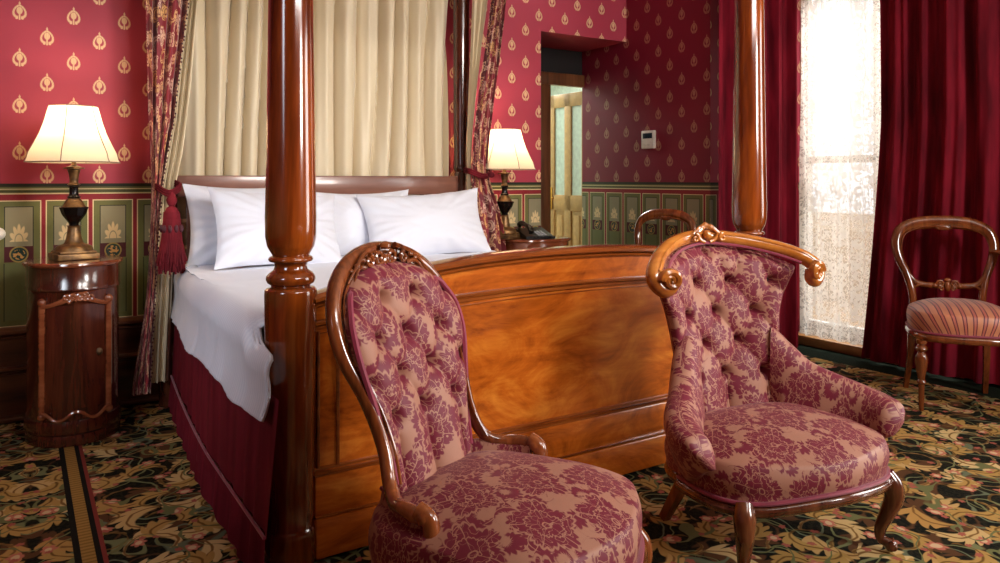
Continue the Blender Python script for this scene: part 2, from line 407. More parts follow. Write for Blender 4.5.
# ------------------------------------------------------------------ mesh helpers
class MB:
    def __init__(s): s.v = []; s.f = []; s.uv = []
    def add(s, v, f, uv=None):
        o = len(s.v); s.v += [tuple(p) for p in v]; s.f += [tuple(i + o for i in q) for q in f]
        s.uv += uv if uv else [(p[0], p[2]) for p in v]; return s
    def box(s, x0, x1, y0, y1, z0, z1, bev=0.0):
        if bev <= 0:
            v = [(x, y, z) for z in (z0, z1) for y in (y0, y1) for x in (x0, x1)]
            f = [(0, 2, 3, 1), (4, 5, 7, 6), (0, 1, 5, 4), (2, 6, 7, 3), (0, 4, 6, 2), (1, 3, 7, 5)]
            return s.add(v, f)
        import bmesh
        bm = bmesh.new(); bmesh.ops.create_cube(bm, size=1)
        for q in bm.verts: q.co = Vector(((x0 + x1) / 2 + q.co.x * (x1 - x0), (y0 + y1) / 2 + q.co.y * (y1 - y0), (z0 + z1) / 2 + q.co.z * (z1 - z0)))
        bmesh.ops.bevel(bm, geom=bm.edges[:], offset=bev, segments=2, profile=.5, affect='EDGES')
        bm.verts.index_update(); r = s.add([tuple(q.co) for q in bm.verts], [[q.index for q in f.verts] for f in bm.faces]); bm.free(); return r
    def grid(s, nu, nv, fn, closeu=False, uvf=None):
        v = []; uv = []
        for j in range(nv):
            for i in range(nu):
                a = i / (nu - (0 if closeu else 1)); b = j / (nv - 1)
                r = fn(a, b); v.append(r[:3]); uv.append(r[3:5] if len(r) > 3 else (r[0], r[2]))
        f = []
        for j in range(nv - 1):
            for i in range(nu if closeu else nu - 1):
                i2 = (i + 1) % nu
                f.append((j * nu + i, j * nu + i2, (j + 1) * nu + i2, (j + 1) * nu + i))
        return s.add(v, f, uv)
    def lathe(s, prof, seg=28, c=(0, 0), flute=0, fa=0.0):
        n = len(prof)
        def fn(a, b):
            r, z = prof[min(n - 1, round(b * (n - 1)))]
            t = a * 2 * PI
            if flute: r *= 1 - fa * abs(math.sin(flute * t / 2))
            return (c[0] + r * math.cos(t), c[1] + r * math.sin(t), z)
        return s.grid(seg, n, fn, True)
    def sweep(s, pts, rad, ref=(0, 1, 0), seg=10, n=None, cap=True, smoothp=True, sq=1.0):
        P = catmull(pts, n or max(8, len(pts) * 6)) if smoothp else [Vector(p) for p in pts]
        N = len(P); ref = Vector(ref)
        v = []; uv = []; L = 0
        for i, p in enumerate(P):
            t = (P[min(i + 1, N - 1)] - P[max(i - 1, 0)]).normalized()
            a = t.cross(ref)
            if a.length < 1e-4: a = t.cross(Vector((.3, .5, .8)))
            a.normalize(); b = a.cross(t).normalized()
            q = i / (N - 1); r = rad(q) if callable(rad) else rad
            ra, rb = r if isinstance(r, tuple) else (r, r)
            if i: L += (p - P[i - 1]).length
            for k in range(seg):
                w = 2 * PI * k / seg; cx, sx = math.cos(w), math.sin(w)
                if sq != 1: cx = math.copysign(abs(cx) ** sq, cx); sx = math.copysign(abs(sx) ** sq, sx)
                v.append(p + a * (ra * cx) + b * (rb * sx)); uv.append((L, k / seg * 2 * PI * ra))
        f = [(i * seg + k, i * seg + (k + 1) % seg, (i + 1) * seg + (k + 1) % seg, (i + 1) * seg + k) for i in range(N - 1) for k in range(seg)]
        if cap: f += [tuple(range(seg))[::-1], tuple((N - 1) * seg + k for k in range(seg))]
        return s.add(v, f, uv)
    def blob(s, c, r, seg=10, rot=None):
        def fn(a, b):
            t = a * 2 * PI; p = (b - .5) * PI * .999
            q = Vector((r[0] * math.cos(p) * math.cos(t), r[1] * math.cos(p) * math.sin(t), r[2] * math.sin(p)))
            if rot: q = rot @ q
            return (c[0] + q.x, c[1] + q.y, c[2] + q.z)
        return s.grid(seg, max(6, seg // 2 + 1), fn, True)
    def spiral(s, c, R, turns, ex, ez, r0, start=0, ref=(0, 1, 0), flat=1.0):
        ex = Vector(ex); ez = Vector(ez); c = Vector(c); n = int(20 * turns)
        pts = [c + (ex * math.cos(start + 2 * PI * turns * i / n) + ez * math.sin(start + 2 * PI * turns * i / n)) * (R * (1 - .85 * i / n)) for i in range(n + 1)]
        return s.sweep(pts, lambda q: (r0 * (1 - .45 * q), r0 * (1 - .45 * q) * flat), ref, 8, smoothp=False)
    def build(s, name, mat, parent=None, smooth=True, angle=40, loc=None):
        me = bpy.data.meshes.new(name); me.from_pydata(s.v, [], s.f); me.update()
        import bmesh
        bm = bmesh.new(); bm.from_mesh(me); uvl = bm.loops.layers.uv.new('UVMap')
        for f in bm.faces:
            for l in f.loops: l[uvl].uv = s.uv[l.vert.index]
        if len(s.f) < 60000: bmesh.ops.recalc_face_normals(bm, faces=bm.faces)
        bm.to_mesh(me); bm.free()
        me.materials.append(mat)
        if smooth:
            me.polygons.foreach_set('use_smooth', [True] * len(me.polygons))
            me.set_sharp_from_angle(angle=math.radians(angle))
        o = bpy.data.objects.new(name, me); C.objects.link(o)
        if parent: o.parent = parent
        if loc: o.location = loc
        return o

def catmull(pts, n):
    P = [Vector(p) for p in pts]; P = [P[0] * 2 - P[1]] + P + [P[-1] * 2 - P[-2]]
    out = []; m = len(P) - 3
    for i in range(n + 1):
        t = i / n * m; k = min(int(t), m - 1); t -= k
        a, b, c, d = P[k:k + 4]
        out.append(.5 * ((2 * b) + (c - a) * t + (2 * a - 5 * b + 4 * c - d) * t * t + (3 * b - a - 3 * c + d) * t ** 3))
    return out

def interp(tab, x):
    if x <= tab[0][0]: return tab[0][1]
    for (a, b), (c, d) in zip(tab, tab[1:]):
        if x <= c:
            t = (x - a) / (c - a); t = t * t * (3 - 2 * t) if len(tab) < 3 else t
            return b + (d - b) * t
    return tab[-1][1]

def cinterp(tab, x):    # smooth (catmull) interpolation of y over x
    xs = [t[0] for t in tab]
    if x <= xs[0]: return tab[0][1]
    if x >= xs[-1]: return tab[-1][1]
    for k in range(len(tab) - 1):
        if x <= xs[k + 1]: break
    t = (x - xs[k]) / (xs[k + 1] - xs[k])
    y = [tab[max(0, k - 1)][1], tab[k][1], tab[k + 1][1], tab[min(len(tab) - 1, k + 2)][1]]
    return .5 * (2 * y[1] + (y[2] - y[0]) * t + (2 * y[0] - 5 * y[1] + 4 * y[2] - y[3]) * t * t + (3 * y[1] - y[0] - 3 * y[2] + y[3]) * t ** 3)

def smoothprof(pts, n=40): return [(max(.0005, p.x), p.y) for p in catmull([(a, b, 0) for a, b in pts], n)]
def tag(o, label=None, cat=None, group=None, kind=None):
    if label: o['label'] = label
    if cat: o['category'] = cat
    if group: o['group'] = group
    if kind: o['kind'] = kind
    return o
def empty(name, loc, rz=0):
    o = bpy.data.objects.new(name, None); C.objects.link(o); o.location = loc; o.rotation_euler = (0, 0, rz); return o
def copy_tree(o, parent=None):
    c = o.copy(); C.objects.link(c); c.parent = parent
    for ch in list(o.children): copy_tree(ch, c)
    return c
def struct(o): o['kind'] = 'structure'; return o

# ------------------------------------------------------------------ room shell
DY = 4.45
b = MB()
b.box(-1.6, 3.18, DY, DY + .55, 0, 3.1); b.box(3.18, 4.0, DY, DY + .55, 2.275, 3.1)
struct(b.build('wall_back', PAPER, smooth=False))
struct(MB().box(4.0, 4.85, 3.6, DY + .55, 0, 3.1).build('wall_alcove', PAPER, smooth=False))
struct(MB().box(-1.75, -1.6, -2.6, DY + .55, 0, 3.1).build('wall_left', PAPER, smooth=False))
struct(MB().box(-1.75, 5.0, -2.75, -2.6, 0, 3.1).build('wall_front', ROOMW, smooth=False))
WX = 4.85
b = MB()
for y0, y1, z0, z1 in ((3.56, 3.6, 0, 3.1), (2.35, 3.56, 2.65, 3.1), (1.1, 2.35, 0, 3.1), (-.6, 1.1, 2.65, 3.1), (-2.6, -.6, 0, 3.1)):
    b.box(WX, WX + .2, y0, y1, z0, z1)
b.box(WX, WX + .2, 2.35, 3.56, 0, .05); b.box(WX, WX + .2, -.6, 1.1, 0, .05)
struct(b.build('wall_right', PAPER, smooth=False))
struct(MB().box(-1.75, 5.05, -2.75, DY + .55, -.1, 0).build('floor', CARPET, smooth=False))
struct(MB().box(-1.75, 5.05, -2.75, DY + .6, 3.1, 3.2).build('ceiling', PLASTER, smooth=False))

def mould(path_box, name, mat): return struct(path_box.build(name, mat, angle=30))
def base_x(x0, x1, y):      # high panelled baseboard along a wall facing -Y
    b = MB().box(x0, x1, y - .022, y, 0, .44)
    for z, h, d in ((.452, .022, .045), (.425, .010, .032), (.27, .012, .034), (.245, .007, .028), (.02, .02, .03)):
        b.sweep([(x0, y - .018, z), (x1, y - .018, z)], (h, d), (0, 1, 0), 10, 2, smoothp=False)
    return b
struct(base_x(-1.6, 3.18, DY).build('baseboard_back', SKIRTW)); struct(base_x(3.978, 4.83, 3.6).build('baseboard_alcove', SKIRTW))
b = MB().box(3.978, 4.0, 3.58, DY + .55, 0, .44); b.sweep([(3.982, 3.6, .452), (3.982, DY + .55, .452)], (.022, .04), (1, 0, 0), 10, 2, smoothp=False)
struct(b.build('baseboard_return', SKIRTW))
b = MB()
b.box(WX - .03, WX, -2.6, -.6, 0, .2); b.box(WX - .03, WX, 1.1, 2.35, 0, .2)
struct(b.build('baseboard_right', SKIRTW))
b = MB(); b.box(WX - .07, WX + .15, 2.33, 3.56, 0.001, .07, .008); b.box(WX - .07, WX + .15, -.62, 1.12, 0.001, .07, .008)
struct(b.build('trim_1', SILLW))
# windows: frame with glazing bars, glass behind
def window(name, y0, y1):
    f = MB(); xa, xb = WX + .08, WX + .14
    f.box(xa, xb, y0, y0 + .06, .07, 2.65); f.box(xa, xb, y1 - .06, y1, .07, 2.65); f.box(xa, xb, y0, y1, 2.59, 2.65); f.box(xa, xb, y0, y1, .07, .16)
    ym = (y0 + y1) / 2; f.box(xa, xb, ym - .035, ym + .035, .1, 2.6); f.box(xa, xb, y0, y1, 1.32, 1.37)
    w = struct(f.build(name, WHITEP, smooth=False))
    g = MB().box(WX + .10, WX + .106, y0, y1, .07, 2.65).build('pane', GLASS, w, smooth=False)
    return w
window('window_1', 2.35, 3.56); window('window_2', -.6, 1.1)
struct(MB().box(5.05, 30, -25, 30, -.35, -.25).build('ground', GROUND, smooth=False))
w = tag(MB().box(8.2, 8.5, -3, 12, -.25, .62, .03).build('garden_wall', OUTW), 'low tan stone wall outside beyond the lace-curtained window', 'wall')

# doorway beyond the thick wall
b = MB(); b.box(3.50, 3.645, 4.96, 5.03, 0, 1.975, .006)
b.box(4.06, 4.14, 5.0, 5.05, 0, 2.06, .006); b.box(3.18, 4.14, 4.97, 5.03, 1.975, 2.075, .006)
struct(b.build('trim_2', ARCHI))
b = MB(); b.box(3.18, 4.3, 5.005, 5.06, 2.075, 2.8); b.box(2.9, 3.50, 5.0, 5.06, 0, 2.3)
struct(b.build('wall_lintel', DARKL, smooth=False))
b = MB(); b.box(2.8, 5.6, 7.6, 7.7, 0, 2.8); b.box(2.7, 2.8, 5.06, 7.7, 0, 2.8); b.box(5.5, 5.6, 5.06, 7.7, 0, 2.8); b.box(4.3, 5.6, 5.02, 5.06, 0, 2.8); b.box(2.7, 5.6, 5.06, 7.7, 2.8, 2.9)
struct(b.build('wall_hall', HALLW, smooth=False))
struct(MB().box(2.7, 5.6, 5.0, 7.7, -.1, 0).build('floor_hall', SILLW, smooth=False))
# door leaf, swung open into the hall
d = struct(empty('door_1', (4.16, 5.08, 0), math.radians(2)))
W_, H_ = .58, 1.97
b = MB()
for y0, y1, z0, z1 in ((0, .10, .02, H_), (W_ - .10, W_, .02, H_), (W_ / 2 - .045, W_ / 2 + .045, .02, H_), (0, W_, H_ - .12, H_), (0, W_, .92, 1.06), (0, W_, .02, .22)):
    b.box(-.022, .022, y0, y1, z0, z1, .004)
b.build('door_frame', DOORP, d)
b = MB(); p = MB()
for y0, y1 in ((.10, W_ / 2 - .045), (W_ / 2 + .045, W_ - .10)):
    b.box(-.008, .008, y0, y1, 1.06, H_ - .12)
    p.box(-.010, .010, y0, y1, .22, .92); p.box(-.018, .018, y0 + .03, y1 - .03, .26, .88, .008)
b.build('glass_panel', FROST, d); p.build('lower_panel', DOORP, d)
hb = MB().sweep([(-.022, W_ - .05, 1.03), (-.06, W_ - .05, 1.03), (-.065, W_ - .09, 1.03), (-.065, W_ - .14, 1.03)], .008, (0, 0, 1), 8)
hb.box(-.030, -.022, W_ - .075, W_ - .025, .93, 1.13, .003)
hb.build('door_handle', BRASS, d)

# ------------------------------------------------------------------ tufted back surface
def tuft(x, z, w, h, zc, zlo, zhi, pitdepth):
    """height 0..1 of a deep buttoned surface, creases run button to button"""
    if z > zhi: z_ = zhi
    else: z_ = z
    if z < zlo: z_ = zlo
    a = x / w + (z_ - zc) / h; b_ = x / w - (z_ - zc) / h
    pa, pb = abs(math.sin(PI * a)), abs(math.sin(PI * b_))
    if z_ != z:        # vertical pleats running from the outer buttons to the frame
        p = min(pa, pb) ** .5
        dep = .40 + (.52 * min(1, (zlo - z) / .09) if z < zlo else 0)
        pit = 0
        m_, n_ = round(a), round(b_)
    else:
        p = min(pa, pb) ** .5; dep = .40
        m_, n_ = round(a), round(b_)
    bx, bz = w * (m_ + n_) / 2, zc + h * (m_ - n_) / 2
    d2 = ((x - bx) ** 2 + (z - bz) ** 2)
    return 1 - (1 - p) * dep - pitdepth * math.exp(-d2 / .013 ** 2) * .9 - .42 * math.exp(-d2 / .028 ** 2)

def buttons(w, h, zc, zlo, zhi, hw, surf, mat, parent, r=.0125):
    out = []
    for m_ in range(-8, 9):
        for n_ in range(-8, 9):
            bx, bz = w * (m_ + n_) / 2, zc + h * (m_ - n_) / 2
            if bz < zlo - .001 or bz > zhi + .001 or abs(bx) > hw(bz) - .035: continue
            p = surf(bx, bz)
            out.append(MB().blob((p[0], p[1] - .010, p[2]), (r, .008, r), 10).build('button', mat, parent))
    return out

def cushion(outline, ztop, zedge, zbot, dome, nrad=26, nang=96, scale_out=.0):
    """domed upholstered seat from a plan outline(theta)->(x,y); UV in metres"""
    m = MB()
    def fn(a, b):
        ox, oy = outline(a * 2 * PI)
        if b < .72:
            q = b / .72; q = 1 - (1 - q) ** 1.15
            x, y = ox * q * .985, oy * q * .985
            z = zedge + (ztop - zedge) * (1 - q ** dome) 
            return (x, y, z, x, y)
        q = (b - .72) / .28
        z = zedge + (zbot - zedge) * q
        bulge = .985 + .03 * math.sin(PI * min(1, q * 1.15)) + .018 * q
        L = zedge - z; l = math.hypot(ox, oy)
        return (ox * bulge, oy * bulge, z, ox * (1 + L / l), oy * (1 + L / l))
    m.grid(nang + 1, nrad + 14, fn)
    return m

def superell(a, rx, ry0, ry1, n=2.8, taper=.0):
    c, s_ = math.cos(a), math.sin(a)
    x = math.copysign(abs(c) ** (2 / n), c) * rx
    ry = ry1 if s_ > 0 else ry0
    y = math.copysign(abs(s_) ** (2 / n), s_) * ry
    x *= 1 - taper * (y + ry0) / (ry0 + ry1)
    return x, y

def cabriole(parent, x, y, ztop, out, mat, sized=1.0):
    """cabriole leg with scroll knee and curled toe; out = horizontal direction of the knee"""
    o = Vector((out[0], out[1], 0)).normalized(); base = Vector((x, y, 0)); side = Vector((-o.y, o.x, 0))
    P = [base + o * dx + Vector((0, 0, z)) for dx, z in ((0, ztop), (.022, ztop - .035), (.026, ztop - .075), (.008, ztop * .50), (-.012, ztop * .30), (-.012, ztop * .16), (.008, .03), (.028, .014))]
    R = [(0, .030), (.15, .033), (.3, .029), (.5, .021), (.7, .015), (.84, .0155), (.94, .021), (1, .015)]
    m = MB().sweep(P, lambda q: interp(R, q) * sized, side, 14, 44)
    for sg in (-1, 1):
        c = base + o * .006 + side * (sg * .024) + Vector((0, 0, ztop - .022))
        m.spiral(c, .020, 1.3, o, (0, 0, 1), .006, 0, side)
        m.spiral(base + o * .026 + side * (.012 * sg) + Vector((0, 0, .024)), .015, 1.2, o, (0, 0, 1), .006, PI / 2, side)
    m.blob(base + o * .03 + Vector((0, 0, ztop - .05)), (.012, .012, .022), 8)
    return m.build('leg', mat, parent)

# ------------------------------------------------------------------ chair A : spoon-back chair with wooden arms
def spoon_chair():
    t = empty('spoon_back_chair', (1.035, 1.625, 0), math.radians(27.2))
    tag(t, 'spoon-back chair in plum damask with carved wooden frame around its tufted oval back', 'chair')
    hwt = [(.34, .160), (.45, .172), (.55, .188), (.66, .215), (.76, .236), (.84, .232), (.90, .20), (.94, .15), (.965, .08), (.974, .0)]
    hw = lambda z: max(0.0, cinterp(hwt, z))
    yb = lambda z: .225 + .19 * ((z - .34) / .64) ** 1.15
    W, H, ZC, ZLO, ZHI = .135, .19, .785, .595, .885
    def surf(x, z):
        h_ = max(hw(z), .02); i = min(1, abs(x) / h_)
        e = (1 - i ** 4) ** .5 if i < 1 else 0
        et = min(1, max(0, (.982 - z) / .05)) ** .5
        e *= et
        tf = tuft(x, z, W, H, ZC, ZLO, ZHI, 1.0)
        y = yb(z) + .0 - 1.1 * x * x * .9 * (1 if z > .5 else 1) - e * (.030 + .042 * tf)
        return (x, y, z)
    m = MB()
    def fn(a, b):
        z = .34 + .638 * (1 - (1 - b) ** 1.25); x = (a * 2 - 1) * hw(z)
        p = surf(x, z); return (*p, x, z)
    m.grid(130, 150, fn)
    def fb(a, b):
        z = .30 + .678 * (1 - (1 - b) ** 1.25); x = (a * 2 - 1) * hw(max(.34, z)); i = abs(a * 2 - 1)
        return (x, yb(max(.34, z)) - x * x + .035 * (1 - i ** 4) ** .5 + .002, z, x + .3, z)
    m.grid(30, 40, fb)
    m.build('backrest', DAMASK, t, angle=70)
    buttons(W, H, ZC, ZLO, ZHI, hw, surf, BUTTON, t)
    # continuous carved frame: arm scroll, sweep up the side, over the top and down
    half = [(.268, .05, .422), (.272, .07, .434), (.266, .10, .438), (.250, .14, .436), (.216, .185, .458), (.196, .222, .54), (.212, .262, .65), (.244, .31, .76), (.240, .345, .855), (.190, .378, .935), (.10, .40, .982), (0, .412, .995)]
    full = half + [(-x, y, z) for x, y, z in half[-2::-1]]
    def rad(q):
        q = abs(q - .5) * 2       # 0 top .. 1 arm end
        w = interp([(0, .030), (.12, .028), (.25, .020), (.5, .017), (.75, .016), (.93, .019), (1, .010)], q)
        d_ = interp([(0, .022), (.3, .020), (.6, .018), (1, .020)], q)
        return (w, d_)
    fr = MB(); fr.sweep(full, rad, (0, 1, .0), 14, 150)
    f = fr.build('frame', CHAIRW, t)
    # a fine bead along the frame's inner edge
    bd = MB(); bd.sweep([(x * .93, y - .022, z - (.016 if z > .9 else 0)) for x, y, z in full[4:-4]], .004, (0, 1, 0), 6, 100)
    bd.build('inner_bead', CHAIRW, f)
    zs = [.44 + .02 * k for k in range(25)] + [.932, .943, .952, .960, .966]
    gp_ = [(.985 * hw(z), yb(z) - .99 * (.985 * hw(z)) ** 2 - .020, z - (.012 if z > .9 else 0)) for z in zs]
    gm = MB(); gm.sweep(gp_ + [(0, yb(.97) - .028, .958)] + [(-x, y, z) for x, y, z in gp_[::-1]], .0085, (0, 1, 0), 6, 200)
    gm.build('gimp', GIMP, t)
    # crest carving
    cr = MB()
    for sg in (-1, 1):
        cr.spiral((sg * .026, .375, .985), .023, 1.5, (sg, 0, 0), (0, 0, 1), .0085, PI * .9)
        cr.spiral((sg * .075, .368, .978), .017, 1.3, (sg, 0, 0), (0, 0, 1), .007, PI * .5)
        cr.sweep([(sg * .045, .378, 1.014), (sg * .09, .374, 1.0), (sg * .14, .36, .965), (sg * .175, .355, .93)], lambda q: .009 * (1 - q * .7), (0, 1, 0), 8)
        cr.sweep([(sg * .09, .372, .962), (sg * .125, .362, .962), (sg * .155, .352, .93)], lambda q: .008 * (1 - q * .7), (0, 1, 0), 8)
        for k in range(3): cr.blob((sg * (.105 + .022 * k), .366, .984 - .013 * k), (.012, .008, .007), 8)
    cr.blob((0, .375, 1.016), (.020, .016, .012), 10); cr.blob((0, .378, .975), (.010, .012, .018), 8)
    cr.build('crest_carving', CHAIRW, t)
    # arm end scrolls and stumps
    for sg in (-1, 1):
        a = MB(); a.sweep([(sg * .272, .06, .445), (sg * .270, .03, .43), (sg * .268, .024, .39), (sg * .266, .035, .34), (sg * .260, .045, .28)], lambda q: (.024 - .006 * q, .020), (sg, 0, 0), 12)
        a.blob((sg * .271, .040, .434), (.024, .024, .023), 12)
        a.build('arm_support', CHAIRW, t)
        # upholstered side panel under the arm
        sp = MB()
        path = catmull([(sg * .258, .05, 0), (sg * .259, .08, 0), (sg * .245, .125, 0), (sg * .212, .18, 0), (sg * .185, .225, 0)], 24)
        def fs(a_, b_, side=0):
            p = path[min(24, round(a_ * 24))]; z = .25 + .195 * b_
            bul = .016 * math.sin(PI * b_) ** .6 * (1 if side == 0 else -1)
            l = math.hypot(p.x, p.y); return (p.x * (1 + bul / l), p.y * (1 + bul / l), z, a_ * .35, z)
        sp.grid(25, 10, fs); sp.grid(25, 10, lambda a_, b_: fs(a_, b_, 1))
        s_ = sp.build('side_panel', DAMASK, t)
        g = MB().sweep([(p.x * 1.03, p.y * 1.03, .432) for p in path[::3]], .006, (0, 0, 1), 6); g.build('gimp', GIMP, s_)
    # seat
    out = lambda a: superell(a, .345, .30, .27, 3.6, .17)
    out2 = lambda a: (lambda p: (p[0], p[1] - .045 * math.exp(-(p[0] / .16) ** 2) * (1 if p[1] < 0 else 0)))(out(a))
    cushion(out2, .452, .385, .268, 2.8).build('seat', DAMASK, t, angle=70)
    rl = MB(); gp = MB()
    R = [out2(PI + (k / 60) * PI) for k in range(0, 61)]
    rz = lambda x: .242 + .022 * math.cos(x / .33 * PI) * .5
    rl.sweep([(x * 1.005, y * 1.005, rz(x)) for x, y in R], (.020, .018), (0, 0, 1), 10, 120); rl.sweep([(x * 1.02, y * 1.02, rz(x) - .012) for x, y in R], (.010, .008), (0, 0, 1), 8, 120)
    Rb = [out2((k / 40) * PI) for k in range(0, 41)]
    rl.sweep([(x * .99, y * .99, .24) for x, y in Rb], (.014, .02), (0, 0, 1), 8, 60)
    gp.sweep([(x * 1.015, y * 1.015, rz(x) + .022) for x, y in R], (.009, .006), (0, 0, 1), 8, 120)
    rl.build('seat_rail', CHAIRW, t); gp.build('gimp', GIMP, t)
    for sx in (-1, 1):
        cabriole(t, sx * .285, -.245, .245, (sx * .5, -.8), CHAIRW)
        m = MB().sweep([(sx * .20, .20, .26), (sx * .205, .235, .15), (sx * .21, .285, 0.004)], lambda q: .023 - .007 * q, (1, 0, 0), 8, sq=.6); m.build('leg', LEGW, t)
        MB().sweep([(sx * .285, -.2, .235), (sx * .2, .2, .235)], (.02, .014), (0, 0, 1), 8, 4).build('side_rail', LEGW, t)
    return t
spoon_chair()

# ------------------------------------------------------------------ chair B : low tub chair with carved crest rail
def tub_chair():
    t = empty('tub_chair', (2.108, 1.665, 0), math.radians(-9))
    tag(t, 'low upholstered tub chair with padded arms and honey wood crest rail ending in scrolls', 'chair')
    hwt = [(.30, .20), (.40, .215), (.52, .225), (.62, .232), (.72, .245), (.82, .285), (.90, .325), (.96, .33)]
    hwf = lambda z: cinterp(hwt, z)
    ztop = lambda i: .958 - .085 * abs(i) ** 2.2
    yb = lambda z: .175 + .16 * ((max(z, .3) - .3) / .66)
    W, H, ZC, ZLO, ZHI = .15, .21, .72, .515, .87
    def surf(x, z):
        h_ = hwf(z); i = min(1, abs(x) / h_); e = (1 - i ** 5) ** .5 if i < 1 else 0
        zt = ztop(x / .33); et = min(1, max(0, (zt + .01 - z) / .05)) ** .5
        tf = tuft(x, z, W, H, ZC, ZLO, ZHI, 1.0)
        return (x, yb(z) - 1.45 * x * x * interp([(.3, 1.6), (.6, 1.2), (1, 1)], z) - e * et * (.034 + .044 * tf) + .02, z)
    m = MB()
    def fn(a, b):
        i = a * 2 - 1; z = .28 + b * (ztop(i) - .28); x = i * hwf(z); p = surf(x, z); return (*p, x + .05, z + .07)
    m.grid(140, 140, fn)
    def fb(a, b):
        i = a * 2 - 1; z = .24 + b * (ztop(i) - .24); x = i * hwf(z)
        return (x, yb(z) - 1.45 * x * x * interp([(.3, 1.6), (.6, 1.2), (1, 1)], z) + .022 + .04 * (1 - abs(i) ** 5) ** .5, z, x, z)
    m.grid(30, 30, fb)
    m.build('backrest', DAMASK, t, angle=70)
    buttons(W, H, ZC, ZLO, ZHI, hwf, surf, BUTTON, t)
    # padded arms
    for sg in (-1, 1):
        path = catmull([(sg * .19, .165, 0), (sg * .245, .10, 0), (sg * .305, .03, 0), (sg * .366, -.04, 0), (sg * .402, -.12, 0), (sg * .400, -.20, 0)], 40)
        topz = [(0, .66), (.12, .615), (.3, .545), (.55, .50), (.8, .465), (.93, .445), (1, .40)]
        thick = [(0, .05), (.2, .055), (.6, .058), (.85, .056), (.95, .044), (1, .015)]
        am = MB(); NS = 26
        v = []; uv = []
        for k, p in enumerate(path):
            q = k / 40; tn = (path[min(40, k + 1)] - path[max(0, k - 1)]).normalized(); nr = Vector((tn.y, -tn.x, 0)) * sg
            if nr.x * sg < 0: nr = -nr
            zt = cinterp(topz, q); th = cinterp(thick, q); zb = .215 + .135 * max(0, q - .35) ** 1.2 / .596
            L = q * .55
            for s_ in range(NS):
                w = 2 * PI * s_ / NS; cx, sz = math.cos(w), math.sin(w)
                hh = (zt - zb) / 2; zz = zb + hh + math.copysign(abs(sz) ** .55, sz) * hh
                f_ = (zz - zb) / (zt - zb)
                off = math.copysign(abs(cx) ** .8, cx) * th * (.55 + .45 * math.sin(min(1, f_ * 1.05) * PI * .62)) 
                lean = (.045 * f_ - .035) * (1 if q > .1 else q * 10)
                qd = p + nr * (off + lean); v.append((qd.x, qd.y, zz)); uv.append((L, (zz if cx > 0 else 1.1 - zz)))
        n = len(path)
        f = [(i * NS + k, i * NS + (k + 1) % NS, (i + 1) * NS + (k + 1) % NS, (i + 1) * NS + k) for i in range(n - 1) for k in range(NS)]
        f += [tuple(range(NS)), tuple((n - 1) * NS + k for k in range(NS))]
        am.add(v, f, uv); am.build('armrest', DAMASK, t, angle=75)
    # crest rail
    half = [(.302, .09, .872), (.306, .092, .842), (.332, .10, .832), (.356, .112, .856), (.354, .125, .886), (.318, .158, .918), (.255, .215, .945), (.17, .275, .968), (.08, .315, .982), (0, .325, .988)]
    full = half + [(-x, y, z) for x, y, z in half[-2::-1]]
    def rad(q):
        q = abs(q - .5) * 2
        return (interp([(0, .026), (.3, .026), (.6, .027), (.8, .024), (1, .014)], q), interp([(0, .026), (.6, .028), (1, .024)], q))
    cr = MB().sweep(full, rad, (0, 1, 0), 14, 120)
    for sg in (-1, 1): cr.spiral((sg * .319, .078, .868), .032, 1.7, (sg, .25, 0), (0, 0, 1), .014, 0, (0, 1, 0), 1.4); cr.blob((sg * .319, .090, .868), (.028, .016, .028), 12)
    c = cr.build('crest_rail', GOLDW, t)
    ridge = MB().sweep([(x * .99, y - .026, z + .012) for x, y, z in full[4:-4]], .004, (0, 1, 0), 6, 80); ridge.build('ridge', GOLDW, c)
    cv = MB()
    cv.blob((0, .292, .995), (.018, .016, .018), 12)
    for sg in (-1, 1):
        cv.sweep([(0, .305, 1.028), (sg * .03, .30, 1.018), (sg * .06, .298, .998), (sg * .095, .29, .988)], lambda q: .012 * (1 - q * .6), (0, 1, 0), 8)
        cv.sweep([(sg * .012, .292, .968), (sg * .034, .29, .978), (sg * .045, .29, 1.0), (sg * .025, .292, 1.018)], lambda q: .007, (0, 1, 0), 8)
        cv.spiral((sg * .062, .280, .985), .016, 1.2, (sg, 0, 0), (0, 0, 1), .006, PI / 2)
        cv.blob((sg * .02, .297, 1.022), (.014, .01, .012), 8)
    cv.blob((0, .305, 1.03), (.014, .012, .012), 8)
    cv.build('crest_carving', GOLDW, t)
    gm = MB().sweep([(x * .93, y - .030, z - .024) for x, y, z in full[5:-5]], .006, (0, 1, 0), 6, 80); gm.build('gimp', GIMP, t)
    # seat
    out = lambda a: superell(a, .376, .295, .20, 3.0, .14)
    def out2(a):
        x, y = out(a)
        if y < 0: y -= .04 * math.exp(-(x / .15) ** 2) - .0
        return x, y
    cushion(out2, .425, .36, .262, 2.8).build('seat', DAMASK, t, angle=70)
    R = [out2(PI + (k / 60) * PI) for k in range(0, 61)]
    rz = lambda x: .244 + .012 * math.cos(x / .30 * PI)
    rl = MB().sweep([(x * 1.0, y * 1.0, rz(x)) for x, y in R], (.017, .018), (0, 0, 1), 10, 120)
    rl.sweep([(x * 1.035, y * 1.035, rz(x) + .004) for x, y in R], (.007, .007), (0, 0, 1), 8, 120)
    Rb = [out2((k / 40) * PI) for k in range(0, 41)]
    rl.sweep([(x * .98, y * .98, .242) for x, y in Rb], (.014, .02), (0, 0, 1), 8, 60)
    rl.build('seat_rail', LEGW, t)
    MB().sweep([(x * 1.015, y * 1.015, rz(x) + .024) for x, y in R], (.008, .007), (0, 0, 1), 8, 120).build('gimp', GIMP, t)
